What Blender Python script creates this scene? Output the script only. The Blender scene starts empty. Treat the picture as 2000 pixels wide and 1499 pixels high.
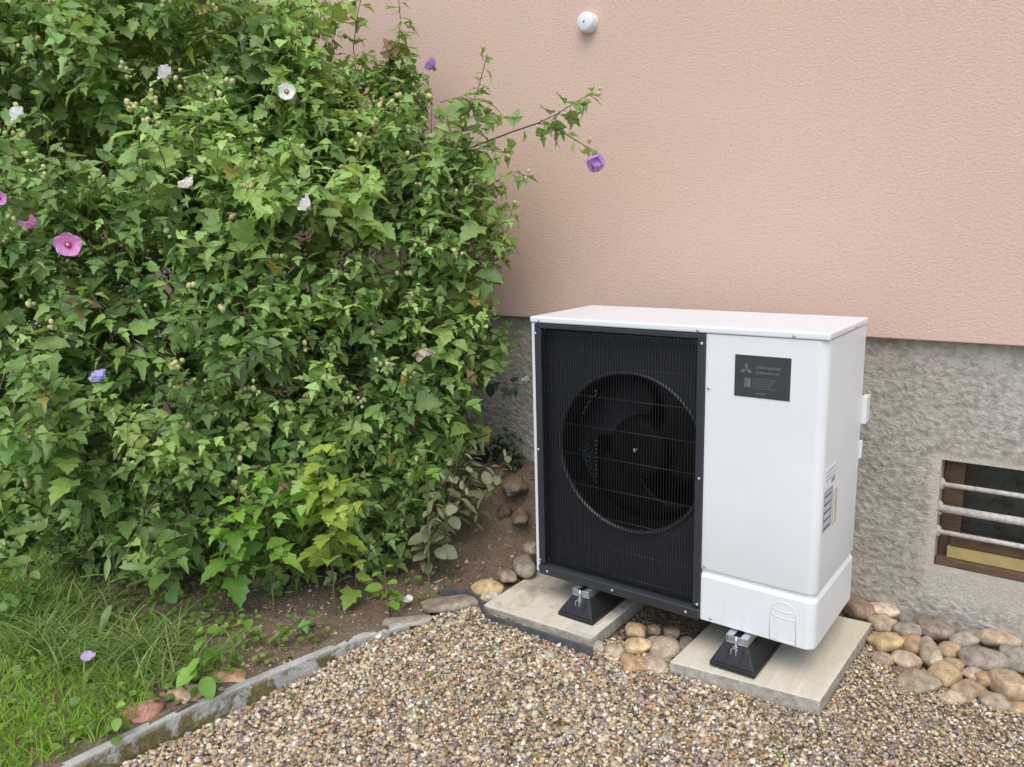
import bpy, math, random
import numpy as np
from mathutils import Vector, Matrix, noise as mn

random.seed(7)
RNG = np.random.default_rng(11)
SC = bpy.context.scene
COL = SC.collection

# ------------------------------------------------------------------ camera, sky, sun, exposure
def camera():
    yaw, pitch, roll = -0.652680, -0.197630, -0.027395
    f = Vector((math.sin(yaw)*math.cos(pitch), math.cos(yaw)*math.cos(pitch), math.sin(pitch)))
    r = Vector((math.cos(yaw), -math.sin(yaw), 0)); u = r.cross(f)
    r2 = math.cos(roll)*r + math.sin(roll)*u
    u2 = -math.sin(roll)*r + math.cos(roll)*u
    cd = bpy.data.cameras.new('camera'); co = bpy.data.objects.new('camera', cd); COL.objects.link(co)
    m = Matrix.Identity(4)
    for i in range(3):
        m[i][0], m[i][1], m[i][2] = r2[i], u2[i], -f[i]
    m[0][3], m[1][3], m[2][3] = 1.67341, -2.31473, 1.32081
    co.matrix_world = m
    cd.sensor_width = 36; cd.lens = 1531.03/2000*36
    cd.clip_start = 0.05; cd.clip_end = 600
    SC.camera = co
    return np.array((1.67341, -2.31473, 1.32081)), np.array(r2), np.array(u2), np.array(f)
CAM, CR, CU, CF = camera()

SUN_EL, SUN_AZ = math.radians(58), math.radians(152)      # azimuth measured clockwise from +Y
world = bpy.data.worlds.new('World'); SC.world = world; world.use_nodes = True
wn = world.node_tree
sky = wn.nodes.new('ShaderNodeTexSky'); sky.sky_type = 'NISHITA'; sky.sun_disc = False
sky.sun_elevation = SUN_EL; sky.sun_rotation = SUN_AZ
sky.air_density = 1.0; sky.dust_density = 2.0; sky.ozone_density = 1.0
bg = wn.nodes['Background']; bg.inputs['Strength'].default_value = 0.15
wn.links.new(sky.outputs[0], bg.inputs['Color'])
sd = bpy.data.lights.new('sun', 'SUN'); sd.energy = 0.9; sd.angle = math.radians(60); sd.color = (1.0, 0.96, 0.90)
so = bpy.data.objects.new('sun', sd); COL.objects.link(so)
sdir = Vector((math.sin(SUN_AZ)*math.cos(SUN_EL), math.cos(SUN_AZ)*math.cos(SUN_EL), math.sin(SUN_EL)))
so.rotation_euler = sdir.to_track_quat('Z', 'Y').to_euler()
SC.view_settings.view_transform = 'Standard'; SC.view_settings.look = 'None'
SC.view_settings.gamma = 1.0; SC.view_settings.use_curve_mapping = False
SC.view_settings.exposure = 0.9

# ------------------------------------------------------------------ helpers
def props(o, label=None, cat=None, group=None, kind=None):
    if label: o['label'] = label
    if cat: o['category'] = cat
    if group: o['group'] = group
    if kind: o['kind'] = kind
    return o

def empty(name, loc=(0, 0, 0), parent=None):
    o = bpy.data.objects.new(name, None); o.empty_display_size = .05
    COL.objects.link(o); o.location = loc
    if parent: o.parent = parent
    return o

def link(name, me, parent=None, mat=None):
    if mat is not None and len(me.materials) == 0: me.materials.append(mat)
    o = bpy.data.objects.new(name, me); COL.objects.link(o)
    if parent: o.parent = parent
    return o

def mesh_np(name, V, F, smooth=False, attr=None):
    """F: (n,3) or (n,4) int array"""
    V = np.asarray(V, np.float32); F = np.asarray(F, np.int32)
    me = bpy.data.meshes.new(name)
    k = F.shape[1]
    me.vertices.add(len(V)); me.vertices.foreach_set('co', V.ravel())
    me.loops.add(F.size); me.loops.foreach_set('vertex_index', F.ravel())
    me.polygons.add(len(F)); me.polygons.foreach_set('loop_start', np.arange(len(F), dtype=np.int32)*k)
    if smooth: me.polygons.foreach_set('use_smooth', np.ones(len(F), bool))
    if attr:
        for an, av in attr.items():
            av = np.asarray(av, np.float32)
            if av.ndim == 1:
                a = me.attributes.new(an, 'FLOAT', 'POINT'); a.data.foreach_set('value', av)
            else:
                a = me.attributes.new(an, 'FLOAT_COLOR', 'POINT')
                if av.shape[1] == 3: av = np.concatenate([av, np.ones((len(av), 1), np.float32)], 1)
                a.data.foreach_set('color', av.ravel())
    me.update(calc_edges=True); me.validate()
    return me

class B:
    """collects shapes for ONE mesh object"""
    def __init__(s): s.v = []; s.f = []
    def add(s, V, F):
        n = len(s.v); s.v += [tuple(p) for p in V]; s.f += [tuple(i+n for i in q) for q in F]; return s
    def box(s, x0, x1, y0, y1, z0, z1):
        return s.add([(x0,y0,z0),(x1,y0,z0),(x1,y1,z0),(x0,y1,z0),(x0,y0,z1),(x1,y0,z1),(x1,y1,z1),(x0,y1,z1)],
                     [(3,2,1,0),(4,5,6,7),(0,1,5,4),(1,2,6,5),(2,3,7,6),(3,0,4,7)])
    def hexa(s, P): return s.add(P, [(3,2,1,0),(4,5,6,7),(0,1,5,4),(1,2,6,5),(2,3,7,6),(3,0,4,7)])
    def tube(s, pts, rad, n=6, cap=True):
        pts = [Vector(p) for p in pts]; V = []; F = []
        rr = rad if hasattr(rad, '__len__') else [rad]*len(pts)
        prev = None
        for i, p in enumerate(pts):
            t = (pts[min(i+1, len(pts)-1)]-pts[max(i-1, 0)]).normalized()
            a = prev if prev else (Vector((0,0,1)) if abs(t.z) < .9 else Vector((1,0,0)))
            u = (a - t*a.dot(t)).normalized(); prev = u; w = t.cross(u)
            for k in range(n):
                q = 2*math.pi*k/n; V.append(p + (u*math.cos(q)+w*math.sin(q))*rr[i])
        for i in range(len(pts)-1):
            for k in range(n):
                F.append((i*n+k, i*n+(k+1) % n, (i+1)*n+(k+1) % n, (i+1)*n+k))
        if cap: F += [tuple(range(n))[::-1], tuple(range((len(pts)-1)*n, len(pts)*n))]
        return s.add(V, F)
    def lathe(s, prof, c, n=32, axis='y'):
        V = []; F = []
        for r, h in prof:
            for k in range(n):
                q = 2*math.pi*k/n; a, b = r*math.cos(q), r*math.sin(q)
                V.append((c[0]+a, c[1]+h, c[2]+b) if axis == 'y' else (c[0]+a, c[1]+b, c[2]+h))
        for i in range(len(prof)-1):
            for k in range(n):
                F.append((i*n+k, i*n+(k+1) % n, (i+1)*n+(k+1) % n, (i+1)*n+k))
        return s.add(V, F)
    def mesh(s, name, smooth=False):
        me = bpy.data.meshes.new(name); me.from_pydata(s.v, [], s.f); me.update()
        if smooth: me.polygons.foreach_set('use_smooth', [True]*len(me.polygons))
        return me
    def build(s, name, mat, parent=None, smooth=False, bevel=0, seg=2):
        o = link(name, s.mesh(name, smooth), parent, mat)
        if bevel:
            m = o.modifiers.new('bevel', 'BEVEL'); m.width = bevel; m.segments = seg; m.limit_method = 'ANGLE'; m.angle_limit = math.radians(40)
            m.harden_normals = False
        return o

# ---- numpy value noise
def vnoise(x, y, seed=0):
    xi = np.floor(x).astype(np.int64); yi = np.floor(y).astype(np.int64)
    fx = x-xi; fy = y-yi
    fx = fx*fx*fx*(fx*(fx*6-15)+10); fy = fy*fy*fy*(fy*(fy*6-15)+10)
    def h(a, b):
        n = (a*374761393 + b*668265263 + seed*1442695041) & 0xffffffff
        n = ((n ^ (n >> 13))*1274126177) & 0xffffffff
        return ((n ^ (n >> 16)) & 0xffff)/65535.0
    return (h(xi, yi)*(1-fx)+h(xi+1, yi)*fx)*(1-fy) + (h(xi, yi+1)*(1-fx)+h(xi+1, yi+1)*fx)*fy
def fbm(x, y, seed=0, o=3, gain=.5):
    s = 0; a = 1; t = 0
    for i in range(o):
        s = s + a*vnoise(x*2**i, y*2**i, seed+i); t += a; a *= gain
    return s/t - .5
def sstep(t): t = np.clip(t, 0, 1); return t*t*(3-2*t)

# ------------------------------------------------------------------ materials
class MT:
    def __init__(s, name, rough=.6, spec=.5, color=(.5, .5, .5), metal=0):
        s.m = bpy.data.materials.new(name); s.m.use_nodes = True; s.t = s.m.node_tree
        s.b = s.t.nodes['Principled BSDF']; s.out = s.t.nodes['Material Output']
        s.b.inputs['Roughness'].default_value = rough; s.b.inputs['Specular IOR Level'].default_value = spec
        s.b.inputs['Base Color'].default_value = (*color, 1); s.b.inputs['Metallic'].default_value = metal
    def n(s, typ, **kw):
        nd = s.t.nodes.new(typ)
        for k, v in kw.items():
            if k in nd.inputs.keys(): nd.inputs[k].default_value = v
            else: setattr(nd, k, v)
        return nd
    def l(s, a, b): s.t.links.new(a, b)
    def coord(s, kind='Object', scale=(1, 1, 1), rot=(0, 0, 0)):
        tc = s.n('ShaderNodeTexCoord'); mp = s.n('ShaderNodeMapping')
        mp.inputs['Scale'].default_value = scale; mp.inputs['Rotation'].default_value = rot
        s.l(tc.outputs[kind], mp.inputs['Vector']); return mp.outputs[0]
    def noise(s, vec, scale, detail=3, rough=.55, dist=0):
        nd = s.n('ShaderNodeTexNoise'); nd.inputs['Scale'].default_value = scale; nd.inputs['Detail'].default_value = detail
        nd.inputs['Roughness'].default_value = rough; nd.inputs['Distortion'].default_value = dist
        s.l(vec, nd.inputs['Vector']); return nd.outputs['Fac']
    def ramp(s, fac, stops, interp='LINEAR'):
        nd = s.n('ShaderNodeValToRGB'); cr = nd.color_ramp; cr.interpolation = interp
        while len(cr.elements) < len(stops): cr.elements.new(.5)
        for e, (p, c) in zip(cr.elements, stops):
            e.position = p; e.color = (*c, 1) if len(c) == 3 else c
        s.l(fac, nd.inputs['Fac']); return nd.outputs['Color']
    def mix(s, fac, a, b, blend='MIX'):
        nd = s.n('ShaderNodeMix', data_type='RGBA', blend_type=blend)
        for v, i in ((fac, nd.inputs[0]), (a, nd.inputs[6]), (b, nd.inputs[7])):
            if isinstance(v, (int, float)): i.default_value = v
            elif isinstance(v, tuple): i.default_value = (*v, 1) if len(v) == 3 else v
            else: s.l(v, i)
        return nd.outputs[2]
    def math(s, op, a, b=0, c=0):
        nd = s.n('ShaderNodeMath', operation=op)
        for v, i in zip((a, b, c), nd.inputs):
            if isinstance(v, (int, float)): i.default_value = v
            else: s.l(v, i)
        return nd.outputs[0]
    def bump(s, h, strength=.3, dist=.01):
        nd = s.n('ShaderNodeBump'); nd.inputs['Strength'].default_value = strength; nd.inputs['Distance'].default_value = dist
        s.l(h, nd.inputs['Height']); s.l(nd.outputs[0], s.b.inputs['Normal'])
    def col(s, c): s.l(c, s.b.inputs['Base Color'])

def g3(v): return (v, v, v)

def mat_render():
    m = MT('pink_render', .92, .2)
    v = m.coord(scale=(.85, 1, 1.15))
    a = m.noise(v, 100, 4, .7, .1); b = m.noise(m.coord(), 1.1, 3); c = m.noise(v, 190, 2)
    st = m.noise(m.coord(scale=(1, 1, .14)), 2.2, 3)
    base = m.ramp(b, [(.3, (.61, .425, .335)), (.7, (.685, .485, .38))])
    base = m.mix(m.math('MULTIPLY', m.ramp(st, [(.42, g3(0)), (.75, g3(1))]), .55), base, (.57, .425, .335))
    base = m.mix(.6, base, m.ramp(a, [(.3, (.57, .395, .31)), (.62, (.69, .485, .385))]))
    m.col(base)
    m.bump(m.math('ADD', a, m.math('MULTIPLY', c, .4)), .75, .0042)
    return m.m
def mat_plinth():
    m = MT('roughcast', .95, .15)
    v = m.coord()
    a = m.noise(v, 130, 3, .6); b = m.noise(v, 2.4, 4, .6); c = m.noise(v, 45, 3)
    base = m.ramp(b, [(.3, (.46, .405, .325)), (.5, (.56, .51, .43)), (.72, (.68, .64, .56))])
    base = m.mix(.5, base, m.ramp(c, [(.32, (.25, .215, .17)), (.6, (.64, .59, .50))]))
    at = m.n('ShaderNodeAttribute', attribute_name='smoothness')
    base = m.mix(m.math('MULTIPLY', at.outputs['Fac'], .85), base, m.ramp(a, [(.3, (.60, .545, .44)), (.7, (.69, .64, .53))]))
    m.col(base); m.bump(m.math('ADD', a, m.noise(m.coord(scale=(1, 1, 1.6), rot=(0, .5, 0)), 175, 5, .78)), .85, .009)
    return m.m
def mat_plaster():
    m = MT('smooth_plaster', .9, .2); v = m.coord()
    a = m.noise(v, 60, 4); m.col(m.ramp(a, [(.3, (.33, .31, .26)), (.7, (.46, .44, .38))])); m.bump(a, .3, .004); return m.m
def mat_white():
    m = MT('white_enamel', .34, .32); v = m.coord()
    a = m.noise(v, 3, 3)
    d = m.noise(m.coord(scale=(7, 7, 1.2)), 5, 5, .7)
    z = m.n('ShaderNodeSeparateXYZ'); m.l(m.coord(), z.inputs[0])
    low = m.ramp(z.outputs['Z'], [(0.0, g3(1)), (.22, g3(0))])
    dirt = m.math('MULTIPLY', m.ramp(d, [(.42, g3(0)), (.75, g3(1))]), m.math('MULTIPLY_ADD', low, .15, .025))
    m.col(m.mix(dirt, m.ramp(a, [(.3, (.69, .70, .70)), (.7, (.73, .735, .73))]), (.42, .38, .32)))
    m.l(m.math('ADD', m.math('MULTIPLY', m.noise(v, 20, 4), .15), .24), m.b.inputs['Roughness']); return m.m
def mat_simple(name, color, rough=.5, spec=.5, var=.25, scale=30, bump=.1, metal=0):
    m = MT(name, rough, spec, metal=metal); v = m.coord(); a = m.noise(v, scale, 4, .6)
    lo = tuple(c*(1-var) for c in color); hi = tuple(min(1, c*(1+var)) for c in color)
    m.col(m.ramp(a, [(.3, lo), (.7, hi)]))
    if bump: m.bump(a, bump, .003)
    return m.m
def mat_slab():
    m = MT('slab_concrete', .88, .25); v = m.coord('Object')
    st = m.noise(m.coord(scale=(14, 1.6, 14), rot=(0, 0, .06)), 3, 4, .6); a = m.noise(v, 5, 4); b = m.noise(v, 160, 2)
    base = m.ramp(st, [(.3, (.53, .475, .365)), (.7, (.67, .615, .49))])
    oi = m.n('ShaderNodeObjectInfo')
    dirt = m.math('MULTIPLY', m.ramp(m.noise(v, 7, 5, .7, .6), [(.52, g3(0)), (.66, g3(1))]), oi.outputs['Alpha'])
    base = m.mix(m.math('MULTIPLY', dirt, .75), base, (.17, .12, .075))
    base = m.mix(.35, base, m.ramp(b, [(.3, (.44, .385, .29)), (.7, (.72, .655, .51))]))
    m.col(base); m.bump(m.math('ADD', st, b), .2, .003); return m.m
def mat_edging():
    m = MT('edging_concrete', .9, .2); v = m.coord()
    a = m.noise(v, 9, 5, .65); b = m.noise(v, 120, 3)
    base = m.ramp(b, [(.3, (.36, .355, .32)), (.7, (.53, .525, .48))])
    z = m.n('ShaderNodeSeparateXYZ'); m.l(m.coord(), z.inputs[0])
    moss = m.math('MULTIPLY', m.ramp(m.noise(v, 6.5, 4, .7, .3), [(.44, g3(0)), (.52, g3(1))]), m.ramp(m.math('MULTIPLY_ADD', z.outputs['Z'], -10, -1.2), [(.02, g3(0)), (.30, g3(1))]))
    mc = m.ramp(m.noise(v, 60, 4), [(.3, (.07, .065, .022)), (.55, (.15, .12, .03)), (.75, (.25, .22, .06))])
    base = m.mix(.35, base, m.ramp(a, [(.35, (.26, .255, .22)), (.7, (.60, .605, .57))]))
    m.col(m.mix(m.math('MULTIPLY', moss, .92), base, mc)); m.bump(m.math('ADD', m.math('MULTIPLY', moss, .8), b), .6, .006); return m.m
def mat_soil():
    m = MT('soil', .95, .15); v = m.coord()
    a = m.noise(v, 9, 5, .7); b = m.noise(v, 95, 4, .7)
    base = m.ramp(a, [(.3, (.16, .116, .079)), (.6, (.27, .20, .14)), (.8, (.36, .28, .20))])
    base = m.mix(.55, base, m.ramp(b, [(.3, (.09, .067, .047)), (.58, (.30, .222, .157)), (.74, (.50, .40, .29))]))
    m.col(base); m.bump(m.math('ADD', a, b), .9, .02); return m.m
def mat_lawnground():
    m = MT('turf', .95, .1); a = m.noise(m.coord(), 30, 5, .7)
    m.col(m.ramp(a, [(.3, (.06, .09, .02)), (.7, (.12, .18, .04))])); m.bump(a, .5, .02); return m.m
PEB = [(0, (.56, .47, .33)), (.1, (.42, .31, .17)), (.2, (.28, .195, .115)), (.3, (.34, .315, .265)), (.4, (.50, .385, .22)), (.5, (.11, .088, .07)),
       (.56, (.54, .44, .29)), (.66, (.23, .20, .165)), (.73, (.42, .26, .13)), (.78, (.68, .60, .47)), (.87, (.36, .285, .235)), (.935, (.74, .68, .56)), (.96, (.38, .25, .18))]
def mat_gravel():
    m = MT('gravel_stone', .7, .3); g = m.n('ShaderNodeNewGeometry')
    c = m.ramp(g.outputs['Random Per Island'], PEB, 'CONSTANT')
    a = m.noise(m.coord(), 140, 3); m.col(m.mix(.6, c, m.mix(1.0, c, m.ramp(a, [(.3, g3(.6)), (.7, g3(1.35))]), 'MULTIPLY')))
    return m.m
def mat_gravelbed():
    m = MT('gravel_bed_stone', .9, .2); v = m.coord()
    vo = m.n('ShaderNodeTexVoronoi'); vo.inputs['Scale'].default_value = 75; m.l(v, vo.inputs['Vector'])
    sp = m.n('ShaderNodeSeparateColor'); m.l(vo.outputs['Color'], sp.inputs[0])
    c = m.ramp(sp.outputs[0], PEB, 'CONSTANT')
    m.col(m.mix(.45, c, (.12, .085, .055))); m.bump(m.math('SUBTRACT', 1, vo.outputs['Distance']), .9, .012); return m.m
def mat_cobble():
    m = MT('river_stone', .72, .3); oi = m.n('ShaderNodeObjectInfo'); v = m.coord()
    a = m.noise(v, 16, 4, .6, .6); b = m.noise(v, 110, 3, .7); s = m.noise(m.coord(scale=(1, 1, 4)), 14, 3, .6, 1)
    c = m.mix(1.0, oi.outputs['Color'], m.ramp(a, [(.28, (.55, .53, .5)), (.5, g3(1)), (.72, (1.4, 1.36, 1.28))]), 'MULTIPLY')
    c = m.mix(.35, c, m.mix(1.0, c, m.ramp(s, [(.35, (.75, .62, .5)), (.65, (1.25, 1.22, 1.15))]), 'MULTIPLY'))
    c = m.mix(.7, c, m.mix(1.0, c, m.ramp(b, [(.3, g3(.6)), (.7, g3(1.35))]), 'MULTIPLY'))
    m.col(c); m.bump(m.math('ADD', m.math('MULTIPLY', a, .7), m.math('MULTIPLY', b, .3)), .25, .006); return m.m
def leaf_shader(m, c):
    """matte leaf: reflecting face plus light coming through, veins as fine relief"""
    t = m.n('ShaderNodeBsdfTranslucent'); mx = m.n('ShaderNodeMixShader'); mx.inputs[0].default_value = .38
    hs = m.n('ShaderNodeHueSaturation'); hs.inputs['Saturation'].default_value = 1.15; hs.inputs['Value'].default_value = 1.25; hs.inputs['Hue'].default_value = .485
    m.l(c, hs.inputs['Color']); m.l(hs.outputs[0], t.inputs['Color']); m.col(c)
    m.l(m.b.outputs[0], mx.inputs[1]); m.l(t.outputs[0], mx.inputs[2]); m.l(mx.outputs[0], m.out.inputs['Surface'])
def mat_leaf(single):
    m = MT('leaf_green' if single else 'foliage_green', .46, .5)
    if single:
        oi = m.n('ShaderNodeObjectInfo'); c = oi.outputs['Color']; r = oi.outputs['Random']
    else:
        at = m.n('ShaderNodeAttribute', attribute_name='tint'); c = at.outputs['Color']
        r = m.n('ShaderNodeNewGeometry').outputs['Random Per Island']
    c = m.mix(1.0, c, m.ramp(r, [(0, (.72, .76, .7)), (.5, g3(1)), (1, (1.3, 1.22, 1.2))]), 'MULTIPLY')
    a = m.noise(m.coord('Generated' if single else 'Object'), 6 if single else 45, 3)
    c = m.mix(1.0, c, m.ramp(a, [(.3, g3(.85)), (.7, g3(1.14))]), 'MULTIPLY')
    leaf_shader(m, c); return m.m
def mat_petal():
    m = MT('petal', .7, .2); oi = m.n('ShaderNodeObjectInfo')
    leaf_shader(m, oi.outputs['Color']); return m.m
def mat_objcol(name, rough=.6, spec=.4):
    m = MT(name, rough, spec); oi = m.n('ShaderNodeObjectInfo'); a = m.noise(m.coord(), 60, 3)
    m.col(m.mix(1.0, oi.outputs['Color'], m.ramp(a, [(.3, g3(.75)), (.7, g3(1.25))]), 'MULTIPLY')); return m.m
def mat_island(name, stops, rough=.8):
    m = MT(name, rough, .2); g = m.n('ShaderNodeNewGeometry'); m.col(m.ramp(g.outputs['Random Per Island'], stops)); return m.m
def mat_grass(name, lo, mid, hi):
    m = MT(name, .55, .3); g = m.n('ShaderNodeNewGeometry')
    c = m.ramp(g.outputs['Random Per Island'], [(0, lo), (.55, mid), (.9, hi), (1, (.30, .26, .13))]); leaf_shader(m, c); return m.m
def mat_wood():
    m = MT('brown_wood', .6, .35); v = m.coord(scale=(2, 12, 12)); a = m.noise(v, 8, 4, .6, .8)
    m.col(m.ramp(a, [(.3, (.07, .040, .025)), (.7, (.15, .088, .054))])); m.bump(a, .2, .003); return m.m
def mat_glass():
    m = MT('dark_glass', .12, .6); a = m.noise(m.coord(), 14, 5, .7)
    m.col(m.ramp(a, [(.3, (.012, .014, .012)), (.7, (.045, .05, .042))]))
    m.l(m.math('ADD', m.math('MULTIPLY', a, .5), .05), m.b.inputs['Roughness']); return m.m

MR, MPL, MPS, MW = mat_render(), mat_plinth(), mat_plaster(), mat_white()
MBLK = mat_simple('charcoal_metal', (.028, .031, .036), .42, .5, .12, 40, .02)
MDECK = mat_simple('black_plastic', (.0025, .0026, .003), .7, .15, .2, 25, .03)
MBAR2 = mat_simple('bar_black', (.0075, .008, .009), .5, .35, .1, 40, 0)
MBLD = mat_simple('blade_plastic', (.004, .0042, .005), .5, .22, .2, 25, 0)
MGLOSS = mat_simple('gloss_black', (.036, .038, .042), .3, .6, .1, 40, 0)
MDK2 = mat_simple('deck_metal', (.026, .028, .032), .5, .4, .12, 40, .02)
MWIRE = mat_simple('dark_wire', (.038, .039, .043), .35, .5, .2, 60, 0)
MCOIL = mat_simple('teal_coil_fin', (.16, .36, .42), .4, .5, .3, 60, 0)
MRUB = mat_simple('black_rubber', (.016, .0165, .0175), .62, .4, .35, 60, .3)
MALU = mat_simple('galvanised_steel', (.62, .64, .66), .38, .5, .18, 50, .1, metal=.9)
MSCR = mat_simple('steel_screw', (.45, .46, .48), .35, .5, .2, 80, 0, metal=.6)
MPLATE = mat_simple('plate_grey', (.036, .042, .042), .5, .4, .15, 15, 0)
MPRINT = mat_simple('plate_print', (.115, .12, .12), .5, .4, .35, 60, 0)
MLABW = mat_simple('sticker_white', (.76, .76, .80), .4, .5, .04, 20, 0)
MLABG = mat_simple('sticker_grey', (.30, .305, .31), .5, .4, .3, 160, 0)
MLABY = mat_simple('sticker_yellow', (.50, .42, .25), .5, .4, .3, 12, 0)
MSL, MED, MSO, MTURF, MGR, MGB, MCO = mat_slab(), mat_edging(), mat_soil(), mat_lawnground(), mat_gravel(), mat_gravelbed(), mat_cobble()
MLF, MFO, MPE, MOC = mat_leaf(True), mat_leaf(False), mat_petal(), mat_objcol('painted')
MSTEM = mat_simple('bark', (.17, .125, .085), .85, .2, .45, 45, .4)
MTWIG = mat_simple('green_twig', (.14, .13, .06), .8, .2, .4, 40, .1)
MBUD = mat_island('bud_green', [(0, (.30, .34, .12)), (.6, (.48, .48, .22)), (1, (.55, .45, .24))], .7)
MSTRIP = mat_simple('grey_rubber', (.075, .078, .08), .7, .3, .3, 30, .2)
MSHEET = mat_simple('black_membrane', (.014, .013, .012), .75, .3, .3, 30, .2)
MWD, MGL, MYW = mat_wood(), mat_glass(), mat_simple('yellow_board', (.40, .30, .12), .6, .3, .15, 20, .05)
MSE = mat_simple('slab_shaded_side', (.36, .335, .275), .95, .15, .3, 45, .5)  # rough slab sides, their shade painted in as a darker, greyer colour
MBAR = mat_simple('grey_white_paint', (.47, .44, .385), .7, .25, .28, 55, .3)
MLIT = mat_island('leaf_litter', [(0, (.14, .095, .055)), (.4, (.25, .18, .11)), (.75, (.38, .29, .19)), (1, (.6, .52, .42))], .9)

# ------------------------------------------------------------------ measured places in the garden (metres)
LOBES=[(-0.622, 0.2, 1.566, 0.289, 'C'), (-0.538, 0.15, 1.251, 0.2654, 'C'), (-0.671, 0.08, 0.91, 0.3056, 'C'), (-1.038, 0.05, 1.757, 0.3523, 'C'), (-0.964, 0.3, 1.987, 0.159, 'C'), (-0.689, -0.05, 0.576, 0.2275, 'C'), (-0.814, -0.15, 0.757, 0.3533, 'C'), (-1.43, -0.05, 2.089, 0.4183, 'B'), (-1.979, -0.3, 2.24, 0.5121, 'B'), (-2.646, -0.5, 2.314, 0.4952, 'B'), (-0.949, -0.25, 1.349, 0.403, 'B'), (-1.336, -0.45, 1.484, 0.4197, 'B'), (-1.315, 0.0, 1.822, 0.3869, 'B'), (-3.657, -0.6, 2.3, 0.564, 'B'), (-1.457, -0.95, 1.519, 0.2641, 'A'), (-1.666, -1.0, 1.182, 0.3574, 'A'), (-1.359, -0.75, 1.051, 0.402, 'A'), (-1.032, -0.5, 0.938, 0.4049, 'A'), (-1.524, -1.0, 0.791, 0.3565, 'A'), (-1.217, -0.75, 0.655, 0.341, 'A'), (-0.954, -0.4, 0.572, 0.3557, 'A'), (-2.476, -1.1, 1.264, 0.4926, 'A'), (-2.918, -1.1, 0.521, 0.5013, 'A'), (-2.098, -0.95, 0.283, 0.2524, 'A'), (-0.851, -0.3, 0.277, 0.2355, 'A'), (-1.116, -0.65, 0.329, 0.2471, 'A'), (-2.161, -0.98, 0.036, 0.2452, 'A'), (-1.723, -0.85, 0.159, 0.2326, 'A'), (-1.32, -0.75, 0.166, 0.2003, 'A'), (-1.089, -0.5, 0.111, 0.2045, 'A'), (-0.575, 0.12, 0.668, 0.1867, 'C'), (-0.557, 0.28, 0.87, 0.1572, 'C'), (-1.253, -0.75, 0.482, 0.245, 'A'), (-1.488, -0.9, 0.484, 0.2468, 'A'), (-0.926, -0.45, 0.285, 0.2302, 'A'), (-3.232, 0.38, 2.466, 0.6264, 'B'), (-4.549, 0.2, 2.266, 0.6799, 'B'), (-2.412, 0.35, 1.88, 0.4597, 'B'), (-3.315, 0.0, 1.818, 0.4581, 'B'), (-0.681, -0.08, 0.291, 0.1966, 'C'), (-0.618, 0.12, 0.458, 0.1793, 'C'), (-0.765, -0.22, 0.134, 0.1733, 'C')]
HOLES=[(-1.481, -0.856, 1.736, 0.183), (-1.336, -0.885, 1.667, 0.175), (-1.7, -0.736, 1.757, 0.184), (-1.938, -0.665, 1.806, 0.183), (-0.603, -0.471, 0.672, 0.098), (-0.534, -0.412, 0.609, 0.088), (-0.898, -0.963, 0.393, 0.12), (-1.098, -1.249, 0.432, 0.142), (-0.981, -1.234, 0.433, 0.118), (-0.48, -0.31, 0.733, 0.078)]
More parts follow.
